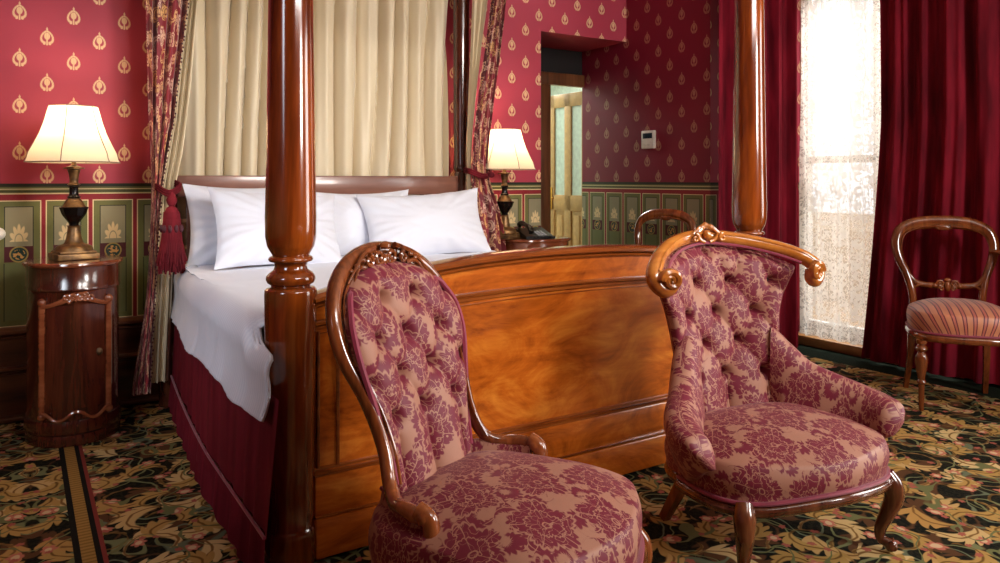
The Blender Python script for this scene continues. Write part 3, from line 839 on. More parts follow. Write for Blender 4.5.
    for sx in (-1, 1):
        cabriole(t, sx * .288, -.232, .25, (sx * .6, -.8), LEGW)
        MB().sweep([(sx * .185, .13, .26), (sx * .20, .18, .14), (sx * .225, .245, 0.004)], lambda q: .026 - .008 * q, (1, 0, 0), 8, sq=.6).build('leg', CHAIRW, t)
    return t
tub_chair()

# ------------------------------------------------------------------ balloon-back chairs
def balloon_chair(arm=False):
    t = empty('balloon_back_chair', (0, 0, 0))
    half = [(.170, .20, .36), (.172, .205, .46), (.176, .215, .56), (.200, .235, .66), (.234, .255, .745), (.248, .27, .825), (.226, .285, .90), (.16, .295, .938), (.08, .30, .952), (0, .30, .954)]
    full = half + [(-x, y, z) for x, y, z in half[-2::-1]]
    def rad(q):
        q = abs(q - .5) * 2
        return (interp([(0, .038), (.2, .036), (.4, .028), (.7, .021), (1, .019)], q), .018)
    fr = MB().sweep(full, rad, (0, 1, 0), 12, 110).build('back_hoop', CHAIRW, t)
    lip = MB().sweep([(x * .9, y - .015, z - .022) for x, y, z in full[4:-4]], .004, (0, 1, 0), 6, 80).build('inner_bead', CHAIRW, fr)
    cv = MB(); cv.blob((0, .285, .926), (.05, .012, .018), 12)
    for sg in (-1, 1): cv.spiral((sg * .03, .278, .926), .012, 1.2, (sg, 0, 0), (0, 0, 1), .004); cv.sweep([(sg * .03, .282, .936), (sg * .08, .282, .927), (sg * .13, .28, .926)], lambda q: .008 * (1 - .7 * q), (0, 1, 0), 6)
    cv.build('crest_carving', CHAIRW, fr)
    cr = MB()
    for sg in (-1, 1):
        cr.sweep([(sg * .19, .228, .655), (sg * .15, .222, .612), (sg * .07, .218, .60), (0, .218, .605)], lambda q: (.014 + .004 * q, .012), (0, 1, 0), 10)
        cr.sweep([(sg * .172, .215, .58), (sg * .14, .215, .602), (sg * .10, .216, .605)], (.008, .009), (0, 1, 0), 8)
        cr.spiral((sg * .035, .205, .612), .020, 1.4, (sg, 0, 0), (0, 0, 1), .007); cr.spiral((sg * .03, .205, .585), .014, 1.3, (sg, 0, 0), (0, 0, 1), .006)
        cr.blob((sg * .062, .208, .60), (.016, .01, .012), 8)
    cr.blob((0, .20, .60), (.016, .012, .03), 10); cr.blob((0, .2, .635), (.02, .012, .012), 8)
    cr.build('cross_rail', CHAIRW, t)
    out = lambda a: superell(a, .262, .25, .20, 3.0, .15)
    cushion(out, .555, .505, .405, 3.0, 20, 64).build('seat', STRIPE, t, angle=70)
    R = [out(k / 60 * 2 * PI) for k in range(61)]
    MB().sweep([(x * .995, y * .995, .382) for x, y in R], (.016, .020), (0, 0, 1), 10, 120).build('seat_rail', CHAIRW, t)
    MB().sweep([(x * 1.02, y * 1.02, .405) for x, y in R], (.007, .007), (0, 0, 1), 8, 120).build('gimp', GIMP, t)
    prof = [(.026, .37), (.027, .352), (.016, .345), (.028, .335), (.032, .325), (.026, .315), (.015, .308), (.023, .300), (.029, .285), (.031, .265), (.029, .24), (.024, .21), (.019, .185), (.016, .165), (.022, .158), (.023, .148), (.015, .142), (.015, .13), (.014, .06), (.011, .004)]
    for sx in (-1, 1):
        leg = MB().lathe(prof, 24, (sx * .225, -.215), 10, .07); leg.build('leg', CHAIRW, t)
        MB().sweep([(sx * .185, .185, .39), (sx * .19, .20, .2), (sx * .20, .26, .004)], lambda q: .021 - .006 * q, (1, 0, 0), 8, sq=.6).build('leg', CHAIRW, t)
    if arm:
        MB().sweep([(.225, .245, .80), (.29, .17, .79), (.33, .03, .765), (.325, -.09, .745), (.31, -.12, .70), (.285, -.06, .58), (.262, -.03, .42)], lambda q: (.016, .013), (0, 0, 1), 10).build('arm', CHAIRW, t)
    return t
bc = balloon_chair(True); bc.location = (4.25, 2.10, 0); bc.rotation_euler = (0, 0, math.radians(-49))
tag(bc, 'balloon-back chair with striped seat in front of the long crimson curtain', 'chair')
b2 = balloon_chair(False); b2.location = (3.58, 3.86, 0); b2.rotation_euler = (0, 0, math.radians(-84))
tag(b2, 'dark balloon-back chair in the far corner, only its hoop showing over the bed end', 'chair')

# ------------------------------------------------------------------ bed
bed = empty('four_poster_bed', (0, 0, 0))
tag(bed, 'polished walnut four-poster bed with tall footboard and turned posts', 'bed')
PY = 2.36
def foot_post(x):
    pr = [(.060, 2.45), (.066, 2.0), (.072, 1.5), (.0765, 1.2), (.079, 1.08), (.078, 1.02), (.072, .99), (.062, .972), (.058, .965), (.056, .962), (.066, .957), (.069, .950), (.066, .944), (.052, .940), (.049, .93), (.052, .918), (.066, .908), (.075, .897), (.0765, .887), (.072, .876), (.062, .870), (.060, .865), (.072, .862), (.080, .854), (.081, .84), (.080, .70), (.077, .40), (.076, .12), (.082, .11), (.086, .06), (.086, .012)]
    dense = []
    for (r0, z0), (r1, z1) in zip(pr, pr[1:]):
        for k in range(3): dense.append((r0 + (r1 - r0) * k / 3, z0 + (z1 - z0) * k / 3))
    m = MB().lathe(dense + [pr[-1], (.0, .005)], 48, (x, PY)); return m.build('foot_post', POSTW, bed, angle=50)
PXL, PXR = .72, 2.885
foot_post(PXL); foot_post(PXR)
for x in (.66, 2.435):
    m = MB(); m.lathe([(.055, 2.45), (.052, 1.6), (.048, 1.30), (.05, 1.27), (.038, 1.25), (.045, 1.24), (.045, .2), (.05, .18), (.045, .01)], 24, (x, 4.30)); m.build('head_post', DARKW, bed)
MB().box(.64, 2.93, PY - .03, PY + .03, 2.45, 2.52, .01).build('tester_rail', DARKW, bed); MB().box(.62, 2.48, 4.27, 4.33, 2.45, 2.52, .01).build('tester_rail', DARKW, bed)
for xa, xb in ((.68, .66), (2.82, 2.44)):
    MB().sweep([(xa, PY, 2.485), (xb, 4.3, 2.485)], (.035, .03), (0, 0, 1), 4, 2, smoothp=False).build('tester_rail', DARKW, bed, smooth=False)
# footboard
XM = (PXL + PXR) / 2
ftop = lambda x, h=.935, dz=.095: h - dz * (abs(x - XM) / .99) ** 2.3
XS = [.78 + (2.76 - .78) * k / 60 for k in range(61)]
fb = MB()
def ext(zl, zu, y0, y1, xs=XS):
    m = MB(); v = []; f = []
    for x in xs: v += [(x, y0, zl(x)), (x, y0, zu(x)), (x, y1, zu(x)), (x, y1, zl(x))]
    n = len(xs)
    for i in range(n - 1):
        for k in range(4): f.append((i * 4 + k, i * 4 + (k + 1) % 4, (i + 1) * 4 + (k + 1) % 4, (i + 1) * 4 + k))
    f += [(0, 1, 2, 3), ((n - 1) * 4, (n - 1) * 4 + 3, (n - 1) * 4 + 2, (n - 1) * 4 + 1)]
    return m.add(v, f)
fbo = ext(lambda x: .12, lambda x: ftop(x) - .012, PY - .035, PY + .035).build('footboard', BURR, bed, angle=20)
def rail(h, dz, y, ra, rb, name='moulding'):
    return [(x, y, h - dz * (abs(x - XM) / .99) ** 2.3) for x in XS], (ra, rb)
mm = MB()
P_, r_ = rail(.922, .095, PY, .016, .062); mm.sweep(P_, r_, (0, 1, 0), 14, smoothp=False, sq=.8)
P_, r_ = rail(.900, .095, PY, .012, .050); mm.sweep(P_, r_, (0, 1, 0), 12, smoothp=False)
mm.build('crest_rail', RAILW, fbo)
mm = MB()
for h, dz, ra, rb in ((.800, .05, .010, .052), (.782, .05, .014, .046), (.763, .05, .006, .040)):
    P_, r_ = rail(h, dz, PY, ra, rb); mm.sweep(P_, r_, (0, 1, 0), 10, smoothp=False)
mm.build('upper_moulding', RAILW, fbo)
mm = MB()
for h, ra, rb in ((.285, .010, .046), (.268, .008, .056), (.140, .009, .064)):
    P_, r_ = rail(h, 0, PY, ra, rb); mm.sweep(P_, r_, (0, 1, 0), 10, smoothp=False)
mm.build('lower_moulding', RAILW, fbo)
mm = MB().box(.78, 2.76, PY - .055, PY + .05, .135, .265, .006); mm.box(.78, 2.76, PY - .065, PY + .05, .01, .135, .008)
mm.build('plinth', BURR, fbo)
for x in (.795, .86, 2.68, 2.745):
    MB().sweep([(x, PY - .038, .29), (x, PY - .038, .72)], (.006, .008), (0, 1, 0), 8, 2, smoothp=False).build('stile_bead', RAILW, fbo)
# headboard
hm = MB(); hm.box(.70, 2.40, 4.275, 4.315, 1.105, 1.222, .008); hm.box(.70, 2.40, 4.28, 4.31, .62, .70, .006)
hb_ = hm.build('headboard', HEADW, bed)
for k in range(9):
    x = .76 + k * .198; MB().box(x - .012, x + .012, 4.285, 4.305, .70, 1.105, .003).build('slat', HEADW, hb_)
hm = MB()
for z in (.84, .98): hm.box(.70, 2.4, 4.288, 4.302, z - .012, z + .012, .003)
hm.build('cross_slat', SILLW, hb_)
for xa, xb in ((.76, .76), (2.60, 2.38)):
    MB().sweep([(xa, PY + .05, .36), (xb, 4.27, .36)], (.02, .08), (1, 0, 0), 4, 2, smoothp=False).build('side_rail', DARKW, bed, smooth=False)
# mattress under the coverlet
rx = lambda y: 2.62 - .12 * (y - 2.4) / 1.8
m = MB()
def fm(a, b):
    y = 2.46 + 1.78 * b; t_ = a * 2 * PI; xm = (.74 + rx(y) - .06) / 2; w = (rx(y) - .06 - .74) / 2
    cx, sz = math.cos(t_), math.sin(t_)
    return (xm + w * math.copysign(abs(cx) ** .25, cx), y, .60 + .12 * math.copysign(abs(sz) ** .4, sz))
m.grid(40, 8, fm, True)
n0 = len(m.v); m.f += [tuple(range(40)), tuple(n0 - 40 + k for k in range(40))]
tag(m.build('mattress', CREAM), 'thick mattress lying under the white coverlet on the bed', 'mattress')
# coverlet
m = MB()
def fq(a, b):
    L1, L2 = .245, rx(2.4 + 1.88 * b) - .62
    s_ = a * (L1 + L2 + L1)
    ys = 2.20 + .25 * min(1, max(0, (s_ - .84 * L1) / (.08 * L1)))
    y = ys + (4.28 - ys) * b; R_ = rx(y); tuck = .0 * max(0, (2.34 - y) / .14) ** 1.5
    bul = .012 * noise.noise((a * 4, y * 2.2, 3.1))
    hem = .50 + .012 * math.sin(y * 7) * min(1, b * 6) + .02 * noise.noise((y * 3, 0, 5))
    topz = .765 + .010 * noise.noise((s_ * 3, y * 2.5, 0)) + .006 * noise.noise((s_ * 8, y * 7, 2))
    foot = min(1, max(0, (2.52 - y) / .10)); topz -= .05 * foot ** 2
    rr = .085
    if s_ < L1:
        q = s_ / L1; z = hem + (topz - rr - hem) * min(1, q / .72)
        if q > .72:
            w = (q - .72) / .28 * PI / 2; x = .595 + rr * (1 - math.cos(w)); z = topz - rr + rr * math.sin(w)
        else: x = .595 + .012 * math.sin(q / .72 * PI) - .02 * (1 - q / .72) + .014 * noise.noise((y * 5, z * 5, 1)) * (1 - q / .72) + .004 * noise.noise((y * 18, z * 6, 4))
        x += tuck - bul + .075 * max(0, (y - 2.9) / 1.3) ** 1.4
    elif s_ < L1 + L2:
        q = (s_ - L1) / L2; x = .68 + (R_ - .10 - .68) * q; z = topz
    else:
        q = (s_ - L1 - L2) / L1; z = topz - (topz - hem) * q; x = R_ - .10 + .08 * min(1, q * 4)
    return (x, y, z, s_, y)
m.grid(420, 90, fq)
cov = m.build('coverlet', LINEN, angle=80); so = cov.modifiers.new('s', 'SOLIDIFY'); so.thickness = .012; so.offset = -1
tag(cov, 'white ribbed coverlet spread over the bed and hanging down its near side', 'bedspread')
# bed skirt with piping and fringe
sk = empty('bed_skirt', (.60, 3.3, 0)); tag(sk, 'dark crimson velvet bed skirt with fringe hanging below the white coverlet', 'bed skirt')
def fk(a, b):
    y = 2.17 + 2.06 * a - 3.3; z = .175 + .39 * b
    x = .075 * max(0, (y + 3.3 - 2.9) / 1.3) ** 1.4 + .0045 * math.sin(y * 38 + 2 * math.sin(y * 7)) * (1.1 - b) + .004 * (1 - b) * noise.noise((y * 2, 0, 0)) - .012 * (1 - b) + .008 + .02 * min(1, max(0, (2.6 - 3.3 - y) / .3)) * b
    return (x, y, z)
MB().grid(220, 14, fk).build('valance', VSKIRT, sk, angle=80)
MB().sweep([(.075 * max(0, (2.17 + 2.06 * k / 60 - 2.9) / 1.3) ** 1.4 - .014, 2.17 + 2.06 * k / 60 - 3.3, .18) for k in range(61)], .005, (1, 0, 0), 6, smoothp=False).build('piping', GIMP, sk)
def ff(a, b):
    y = 2.17 + 2.06 * a - 3.3; z = .022 + .153 * b; x0 = fk(a, 0)[0]
    return (x0 - .004 + .006 * math.sin(a * 1400) * (1.1 - b) - .010 * (1 - b), y, z)
MB().grid(900, 6, ff).build('fringe', VSKIRT, sk, angle=80)

# pillows
def pillow(label, c, w, h, t, rx_, rz_, seed, ry_=0):
    m = MB()
    for sd in (-1, 1):
        def fn(a, b):
            u, v = a * 2 - 1, b * 2 - 1
            e = max(0, (1 - abs(u) ** 2.6)) ** .55 * max(0, (1 - abs(v) ** 2.6)) ** .55
            px = u * w / 2 * (1 - .07 * (1 - v * v) * 0 - .06 * (1 - abs(v)) ** 0 * 0) * (1 - .09 * (1 - v * v)); pz = v * h / 2 * (1 - .13 * (1 - u * u))
            wr = .020 * noise.noise((u * 1.5 + seed, v * 1.5, sd)) + .004 * noise.noise((u * 7 + seed, v * 6, sd * 2)) 
            fold = .0015 * math.sin((u + v * .7 + .4 * noise.noise((u * 2, v * 2, seed))) * 9) * noise.noise((u * 1.5 + seed, v * 1.5, 9))
            crease = .012 * math.sin(math.atan2(v, u) * 22 + seed) * (u * u + v * v) ** 1.2 * .5
            return (px, sd * (t / 2 * e + (wr + fold + crease) * e ** .4), pz)
        m.grid(60, 46, fn)
    o = m.build('pillow', PLINEN, angle=120)
    o.location = c; o.rotation_euler = (rx_, ry_, rz_); tag(o, label, 'pillow'); return o
R_ = math.radians
pillow('white pillow standing at the bedside end of the headboard, leftmost of the pillows', (1.04, 4.10, .965), .68, .44, .17, R_(-12), R_(3), 1)
pillow('rumpled white pillow leaning on the leftmost pillow', (1.12, 3.87, .945), .70, .43, .18, R_(-24), R_(8), 5, R_(4))
pillow('flat-faced white pillow propped upright beside the big post', (1.66, 4.12, .945), .66, .40, .15, R_(-12), R_(0), 9)
pillow('plump white pillow nearest the right bedside lamp', (2.01, 3.97, .935), .78, .42, .20, R_(-22), R_(-4), 14, R_(-3))

# ------------------------------------------------------------------ soft hangings
def hang(m, left, right, y, z0, z1, n, amp, nz=60, nu=200, seed=0, uvx=1.0, flute=.3, deep=False):
    def fn(a, b):
        z = z0 + (z1 - z0) * b; l, r = left(z), right(z); w = r - l
        ph = a + .25 / n * math.sin(a * 17 + seed) + .06 * noise.noise((a * 5, z * .5, seed))
        p = math.sin(2 * PI * n * ph + .6 * noise.noise((a * 9, z * 1.1, seed + 4)))
        if deep: p = 2 * abs(math.sin(PI * n * ph + .25 * noise.noise((a * 9, z * 1.1, seed + 4)))) ** .55 * (.8 + .3 * noise.noise((a * 11, z * .3, seed))) - 1
        yy = (y(z) if callable(y) else y) - amp * p - .4 * amp * math.sin(2 * PI * n * 2.3 * a + seed) * flute
        return (l + w * a, yy, z, a * uvx, z)
    return m.grid(nu, nz, fn)
ch = MB(); hang(ch, lambda z: .70, lambda z: 2.375, 4.372, .45, 2.44, 13, .062, 24, 700, 2, 1.0, .12, True)
tag(ch.build('bed_curtain', CREAM, angle=80), 'cream pleated curtain hanging flat behind the headboard', 'curtain')

def side_drape(name, label, sgn, xo, xi, xl, yc, zbot):
    """patterned drape and cream lining gathered by a tieback. xo outer edge, xi boundary, xl lining edge : functions of z"""
    t = empty(name, (0, 0, 0)); tag(t, label, 'curtain')
    m = MB(); hang(m, lambda z: min(xo(z), xi(z)), lambda z: max(xo(z), xi(z)), lambda z: yc - .02, zbot, 2.44, 3, .022, 90, 120, 3, .55); m.build('outer_cloth', DRAPE, t, angle=80)
    m = MB(); hang(m, lambda z: min(xi(z), xl(z)), lambda z: max(xi(z), xl(z)), lambda z: yc, zbot + .04, 2.44, 3, .018, 90, 90, 6, .4); m.build('lining', CREAM, t, angle=80)
    fr = MB()
    k = 0; z = zbot + .03
    while z < 2.4:
        fr.blob((xi(z) + .004 * math.sin(k * 2.1), yc - .052 - .004 * math.cos(k * 1.3), z), (.0045, .0045, .006), 6); z += .019; k += 1
    tag(fr.build('bead_fringe', BEAD, t), kind='stuff')
    return t
ZT = 1.17
side_drape('side_drape', 'patterned crimson and gold bed drape with cream lining, gathered beside the left nightstand', 1,
    lambda z: cinterp([(.1, .47), (.6, .535), (ZT, .560), (1.6, .545), (2.44, .53)], z),
    lambda z: cinterp([(.1, .555), (.6, .575), (ZT, .610), (1.5, .665), (2.44, .76)], z),
    lambda z: cinterp([(.1, .645), (.6, .665), (ZT, .685), (1.35, .72), (1.7, .76), (2.44, .81)], z), 4.20, .12)
side_drape('side_drape', 'patterned crimson bed drape gathered beside the right lamp', -1,
    lambda z: cinterp([(.1, 2.70), (.75, 2.665), (.95, 2.63), (1.25, 2.53), (1.6, 2.56), (2.1, 2.63), (2.44, 2.67)], z),
    lambda z: cinterp([(.1, 2.42), (.8, 2.42), (1.25, 2.415), (1.6, 2.445), (2.1, 2.52), (2.44, 2.57)], z),
    lambda z: cinterp([(.1, 2.40), (1.25, 2.405), (1.6, 2.41), (2.44, 2.44)], z), 4.16, .12)

def tassel(name, label, x, y, z, x0, x1, yb_, full=True):
    t = empty(name, (x, y, z)); tag(t, label, 'tassel' if full else 'tieback')
    band = MB()
    for k in (-1, 0, 1):
        band.sweep([(x0 - x, yb_ - y + .06, .02 + k * .012), (x0 - x, yb_ - y - .02, .01 + k * .012), ((x0 + x1) / 2 - x, yb_ - y - .075, -.02 + k * .012), (x1 - x + .01, yb_ - y - .03, .012 + k * .012), (x1 - x, yb_ - y + .05, .03 + k * .012)], .007, (0, 0, 1), 8, 30)
    band.build('tieback_cord', TASSEL, t)
    if not full:
        MB().blob((.0, -.075, -.01), (.022, .016, .02), 10).build('knot', TASSEL, t); return t
    kn = MB().lathe([(.004, -.01), (.018, -.03), (.026, -.05), (.020, -.07), (.012, -.08), (.024, -.09), (.034, -.11), (.040, -.14), (.036, -.155)], 20); kn.build('knot', TASSEL, t)
    st = MB(); n = 40
    for k in range(n):
        for R0, zt, zb, kk in ((.046, -.14, -.40, 0), (.052, -.22, -.36, .5)):
            a = 2 * PI * (k + kk) / n; r2 = R0 * (1.15 + .15 * math.sin(k * 1.7)); 
            st.sweep([(.032 * math.cos(a), .032 * math.sin(a), zt + .03), (R0 * math.cos(a), R0 * math.sin(a), (zt + zb) / 2), (r2 * math.cos(a), r2 * math.sin(a), zb - .012 * math.sin(k * 2.3))], .0052, (0, 0, 1), 5, 5)
    tag(st.build('strands', TASSEL, t, angle=80), kind='stuff')
    ln = MB()
    for k in range(10):
        a = 2 * PI * k / 10; ln.blob((.046 * math.cos(a), .046 * math.sin(a), -.19), (.010, .010, .02), 8)
    ln.build('bobble_band', BEAD, t)
    return t
tassel('tassel_tieback', 'dark red tassel hanging beside the pillows from the left bed drape', .628, 3.99, 1.15, .585, .68, 4.16)
tassel('curtain_tieback', 'dark red cord tieback gathering the right bed drape beside the pillow', 2.47, 4.06, 1.24, 2.40, 2.54, 4.14, False)

def wallcurtain(label, path, n, amp, flare=None, seed=0):
    P = catmull([(x, y, 0) for x, y in path], 60); m = MB()
    def fn(a, b):
        z = .02 + 2.88 * b; k = min(59.999, a * 60); i = int(k); p = P[i].lerp(P[i + 1], k - i); tn = (P[i + 1] - P[i]).normalized(); nr = Vector((-tn.y, tn.x, 0))
        ph = a + .07 * noise.noise((a * 6, z * .25, seed))
        w = math.sin(2 * PI * n * ph); w = math.copysign(abs(w) ** .8, w)
        am = amp * (.75 + .5 * noise.noise((a * 7, z * .4, seed + 3)))
        q = p + nr * (am * w + .3 * am * math.sin(2 * PI * n * 2.6 * a + seed))
        if flare: q = q - tn * flare(z) * (1 - a)
        return (q.x, q.y, z, a * 2, z)
    m.grid(320, 40, fn)
    return tag(m.build('velvet_curtain', VELVET, angle=80), label, 'curtain')
wallcurtain('crimson velvet curtain between the room corner and the lace', [(3.915, 3.44), (4.12, 3.43), (4.35, 3.42), (4.50, 3.41), (4.64, 3.375)], 4, .045, None, 1)
wallcurtain('wide crimson velvet curtain behind the striped chair', [(4.70, 2.80), (4.71, 2.5), (4.72, 2.1), (4.72, 1.6), (4.70, 1.0)], 8, .045, lambda z: .13 * max(0, (1.6 - z) / 1.6) ** 1.2, 5)
m = MB()
def fl(a, b):
    z = .085 + 2.7 * b; y = 3.45 - 1.02 * a
    return (4.765 + .018 * math.sin(a * 2 * PI * 9 + noise.noise((a * 5, z * .7, 0)) * 2) + .008 * math.sin(a * 60), y, z, a * 1.5, z)
m.grid(300, 30, fl)
tag(m.build('lace_curtain', LACE, angle=80), 'white floral lace curtain over the bright window', 'curtain')

# ------------------------------------------------------------------ nightstands
def nightstand(loc, r, h, ry, label, nn=2.0, cm=None):
    t = empty('nightstand', loc); tag(t, label, 'nightstand')
    n = 72
    def ol(a, k=1.0): 
        c, s_ = math.cos(a), math.sin(a)
        return (math.copysign(abs(c) ** (2 / nn), c) * r * k, math.copysign(abs(s_) ** (2 / nn), s_) * ry * k)
    def shell(prof):
        m = MB(); N = len(prof)
        m.grid(n, N, lambda a, b: (*ol(a * 2 * PI, prof[min(N - 1, round(b * (N - 1)))][0]), prof[min(N - 1, round(b * (N - 1)))][1]), True)
        return m
    shell([(0, h), (.97, h), (1.0, h - .004), (1.01, h - .012), (.99, h - .020), (.97, h - .022), (0, h - .022)]).build('table_top', TABTOP, t, angle=30)
    b_ = shell([(.94, h - .022), (.94, h - .11), (.955, h - .115), (.955, h - .125), (.93, h - .13), (.92, h - .14), (.92, .12), (.95, .115), (.97, .10), (.97, .06), (.93, .05), (.95, .03), (.95, .004), (0, .004)])
    b_.build('cabinet', cm or DARKW, t, angle=35)
    # curved door on the front face, flanked by pilasters, carved above
    f0, f1 = -PI / 2 - .62, -PI / 2 + .62
    d_ = MB(); 
    d_.grid(24, 2, lambda a, b: (*ol(f0 + (f1 - f0) * a, .935), .17 + (h - .36) * b))
    dd = d_.build('door', DARKW, t)
    p = ol(-PI / 2 + .48, .96)
    MB().blob((p[0], p[1] - .012, h * .5), (.011, .011, .011), 10).blob((p[0], p[1] - .002, h * .5), (.014, .004, .018), 8).build('knob', BRONZE, dd)
    for a in (f0 - .12, f1 + .12):
        x, y = ol(a, .95); pm = MB().sweep([(x, y, .13), (x, y, h - .18)], lambda q: (.014, .012), (0, 1, 0), 8, 6)
        pm.blob((x, y - .006, h - .175), (.018, .014, .020), 8); pm.blob((x, y - .006, .14), (.018, .014, .018), 8)
        pm.build('pilaster', TABTOP, t)
    cv = MB()
    pts = []
    for k in range(25):
        q = k / 24; a = f0 - .1 + (f1 - f0 + .2) * q; x, y = ol(a, .965)
        pts.append((x, y, h - .175 + .018 * math.cos((q - .5) * 2 * PI) - .0))
    cv.sweep(pts, lambda q: .009 + .006 * math.sin(q * PI), (0, 0, 1), 8)
    for q in (-.16, -.08, .06, .15, .22):
        x, y = ol(-PI / 2 + q * 1.2, .99); cv.spiral((x, y - .004, h - .155), .020, 1.3, (1, 0, 0), (0, 0, 1), .008, q * 9)
    cv.build('apron_carving', TABTOP, t)
    cb = MB(); pts = [(*ol(f0 - .1 + (f1 - f0 + .2) * k / 24, .985), .14 + .018 * math.cos((k / 24 - .5) * 4 * PI)) for k in range(25)]
    cb.sweep(pts, .008, (0, 0, 1), 8); cb.build('foot_carving', TABTOP, t)
    return t
nightstand((.215, 4.10, 0), .208, .825, .23, 'round drum nightstand with carved apron and small knob, beside patterned drape')
nightstand((2.925, 4.19, 0), .245, .81, .21, 'bow-fronted mahogany nightstand by the doorway, holding the telephone', 3.0, TABTOP)

def lamp(loc, label, rz, s=1.0):
    t = empty('table_lamp', loc, rz); tag(t, label, 'lamp')
    ub = MB().box(-.088, .088, -.088, .088, 0.001, .028, .004); ub.box(-.078, .078, -.078, .078, .028, .040, .004)
    ub.lathe(smoothprof([(.082, .040), (.075, .058), (.055, .068), (.042, .075), (.034, .095), (.029, .125), (.026, .150), (.034, .157)], 30), 30)
    ub.build('base', BRONZE, t)
    MB().lathe(smoothprof([(.024, .155), (.020, .165), (.034, .185), (.050, .208), (.060, .235), (.062, .243), (.048, .246)], 30), 12).build('urn', BLACKB, t, angle=20)
    u2 = MB().lathe(smoothprof([(.050, .246), (.044, .256), (.036, .272), (.028, .282), (.024, .288)], 20), 24); u2.lathe(smoothprof([(.020, .345), (.027, .350), (.022, .356), (.018, .362), (.022, .40), (.027, .418), (.020, .425), (.032, .433), (.020, .438), (.010, .450), (.010, .50)], 40), 24)
    u2.lathe([(.001, .424), (.045, .425), (.045, .430), (.001, .432)], 24)
    u2.build('column', BRONZE, t)
    MB().lathe(smoothprof([(.024, .286), (.030, .292), (.022, .300), (.019, .315), (.020, .335), (.026, .340), (.020, .347)], 26), 24).build('dark_collar', BLACKB, t)
    # bell shade with six panels
    prof = [(.204, .455), (.196, .470), (.188, .500), (.165, .545), (.142, .595), (.125, .645), (.113, .690), (.105, .718)]
    sh = MB(); N = len(prof)
    def fn(a, b):
        r, z = prof[round(b * (N - 1))]; ang = a * 2 * PI; k = 6; seg = 2 * PI / k; da = (ang % seg) - seg / 2
        flat = math.cos(seg / 2) / math.cos(da); r *= .25 * flat / math.cos(seg / 2) * 1 + .75 if False else (.5 + .5 * flat)
        return (r * s * math.cos(ang), r * s * math.sin(ang), z)
    sh.grid(72, N, fn, True); so = sh.build('lamp_shade', SHADE, t)
    tr = MB()
    for k in range(6):
        a = k * PI / 3; tr.sweep([(r * s * 1.005 * math.cos(a), r * s * 1.005 * math.sin(a), z) for r, z in prof], .0022, (0, 0, 1), 5, 14)
    for i in (0, -1):
        r, z = prof[i]; tr.sweep([fn(k / 48, 0 if i == 0 else 1) for k in range(49)], (.003, .003), (0, 0, 1), 5, 96)
    tr.build('shade_trim', TRIMSH, so)
    MB().lathe(smoothprof([(.012, .50), (.020, .53), (.028, .565), (.020, .595), (.001, .605)], 16), 16).build('bulb', SHADE, t)
    ld = bpy.data.lights.new('lamp_bulb', 'POINT'); ld.energy = 7; ld.color = (1, .74, .48); ld.shadow_soft_size = .03
    lo = bpy.data.objects.new('bulb_light', ld); C.objects.link(lo); lo.parent = t; lo.location = (0, 0, .64)
    return t
lamp((.215, 4.09, .826), 'lit table lamp with bell shade on the round left nightstand', R_(12))
lamp((2.70, 4.19, .811), 'lit table lamp beside the telephone on the right nightstand', R_(25), 1.0)

# telephone
t = empty('telephone', (2.885, 4.11, .811), R_(-8)); tag(t, 'black corded telephone with grey keypad on the right nightstand', 'telephone')
m = MB(); m.add([(-.10, -.08, 0), (.10, -.08, 0), (.10, .09, 0), (-.10, .09, 0), (-.10, -.08, .018), (.10, -.08, .018), (.10, .09, .065), (-.10, .09, .065)], [(0, 3, 2, 1), (4, 5, 6, 7), (0, 1, 5, 4), (1, 2, 6, 5), (2, 3, 7, 6), (3, 0, 4, 7)])
m.build('phone_body', BLACKP, t, smooth=False)
m = MB()
for i in range(4):
    for j in range(3): x, y = .0 + j * .024, -.06 + i * .022; zz = .018 + (y + .08) / .17 * .047; m.box(x - .008, x + .008, y - .007, y + .007, zz - .002, zz + .005, .001)
m.build('keypad', GREYK, t)
m = MB().sweep([(-.065, -.085, .045), (-.065, -.06, .072), (-.065, 0, .088), (-.065, .06, .098), (-.065, .095, .085)], lambda q: (.013 + .012 * abs(q - .5) * 1.6, .019), (1, 0, 0), 10); m.build('handset', BLACKP, t)
m = MB(); m.sweep([(-.065 + .11 * k / 90 + .09 * math.sin(k / 90 * PI) , -.10 - .022 * math.sin(k / 90 * PI) + .006 * math.sin(k * 1.1), .010 + .006 * math.cos(k * 1.1)) for k in range(91)], .0025, (0, 0, 1), 5, 180); m.build('cord', BLACKP, t)

# thermostat, wall switch
t = empty('thermostat', (4.0, 4.19, 1.50)); tag(t, 'white thermostat with dark screen on the crimson wall', 'thermostat')
MB().box(-.025, 0, -.068, .068, -.068, .068, .006).build('housing', WHITEP, t); MB().box(-.027, -.024, -.050, .050, .008, .048, .001).build('screen', SCREEN, t)
for k in range(2): MB().box(-.028, -.024, -.04 + k * .05, -.01 + k * .05, -.042, -.028, .001).build('button', WHITEP, t)

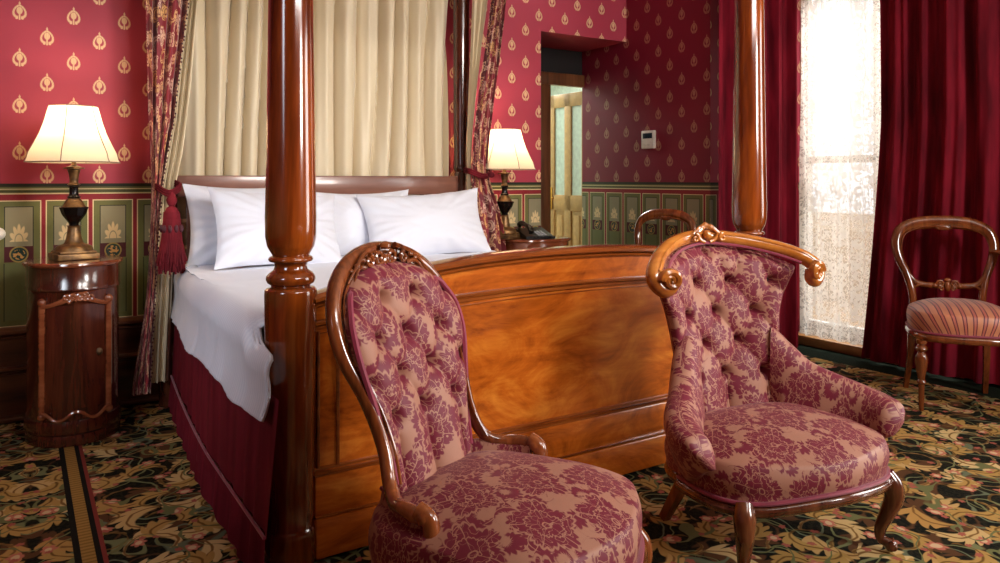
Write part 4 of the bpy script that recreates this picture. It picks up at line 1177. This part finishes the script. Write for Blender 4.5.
t = empty('door_knob', (-.098, 4.45, .935)); 
t.name = 'wall_knob'; tag(t, 'round white porcelain knob on the green dado at the left edge', 'knob')
MB().blob((.0, -.045, 0), (.040, .03, .034), 18).build('knob', WHITEP, t); MB().sweep([(0, 0, 0), (0, -.03, 0)], .02, (0, 0, 1), 14, 3).build('stem', WHITEP, t)

# ------------------------------------------------------------------ light
def area(name, loc, tgt, sx, sy, e, col=(1, 1, 1)):
    l = bpy.data.lights.new(name, 'AREA'); l.shape = 'RECTANGLE'; l.size = sx; l.size_y = sy; l.energy = e; l.color = col
    o = bpy.data.objects.new(name, l); C.objects.link(o); o.location = loc
    o.rotation_euler = (Vector(tgt) - Vector(loc)).to_track_quat('-Z', 'Y').to_euler(); return o
area('window_daylight', (5.5, .25, 1.6), (2.0, 1.0, .6), 1.6, 2.4, 115, (1, .96, .90))
area('window_daylight', (6.6, 2.9, 4.1), (3.4, 2.9, .8), 1.6, 1.6, 320, (1, .97, .92))
area('room_key', (3.4, -1.6, 2.1), (1.6, 2.3, .6),   .7, .9, 105, (1, .95, .88))  # key light added inside the room, aimed at the footboard
l = area('headwall_fill', (2.0, -.6, 2.95), (1.5, 4.4, 1.45), 2.0, .8, 38, (1, .95, .90)); l.data.spread = R_(75)  # lamp added under the ceiling, narrowed to brighten head wall and pillows
area('room_fill', (2.6, -.5, 2.9), (2.4, 2.0, .4), 1.5, 1.5, 5, (1, .95, .90))
l = area('side_fill', (-1.3, 1.2, 1.9), (.62, 3.3, .72),   .9, .9, 3.8, (.84, .91, 1)); l.data.spread = R_(42)  # cool fill added for the coverlet's near side; no window on that wall
area('doorway_light', (3.9, 6.6, 2.6), (3.9, 6.0, 0), 1.2, 1.2, 75, (1, .98, .92))
w = bpy.data.worlds.new('world'); sc.world = w; w.use_nodes = True
nt = w.node_tree; bg = nt.nodes['Background']; bg.inputs[0].default_value = (.95, .97, 1, 1); bg.inputs[1].default_value = 2.0

for o in list(C.objects):
    if o.parent or 'label' not in o: continue
    g = {'pillow': 'pillows on the bed', 'table_lamp': 'bedside table lamps', 'nightstand': 'nightstands either side of the bed', 'side_drape': 'gathered drapes at the bed head', 'balloon_back_chair': 'balloon-back chairs by the walls', 'velvet_curtain': 'velvet window curtains'}.get(o.name.split('.')[0])
    if g: o['group'] = g
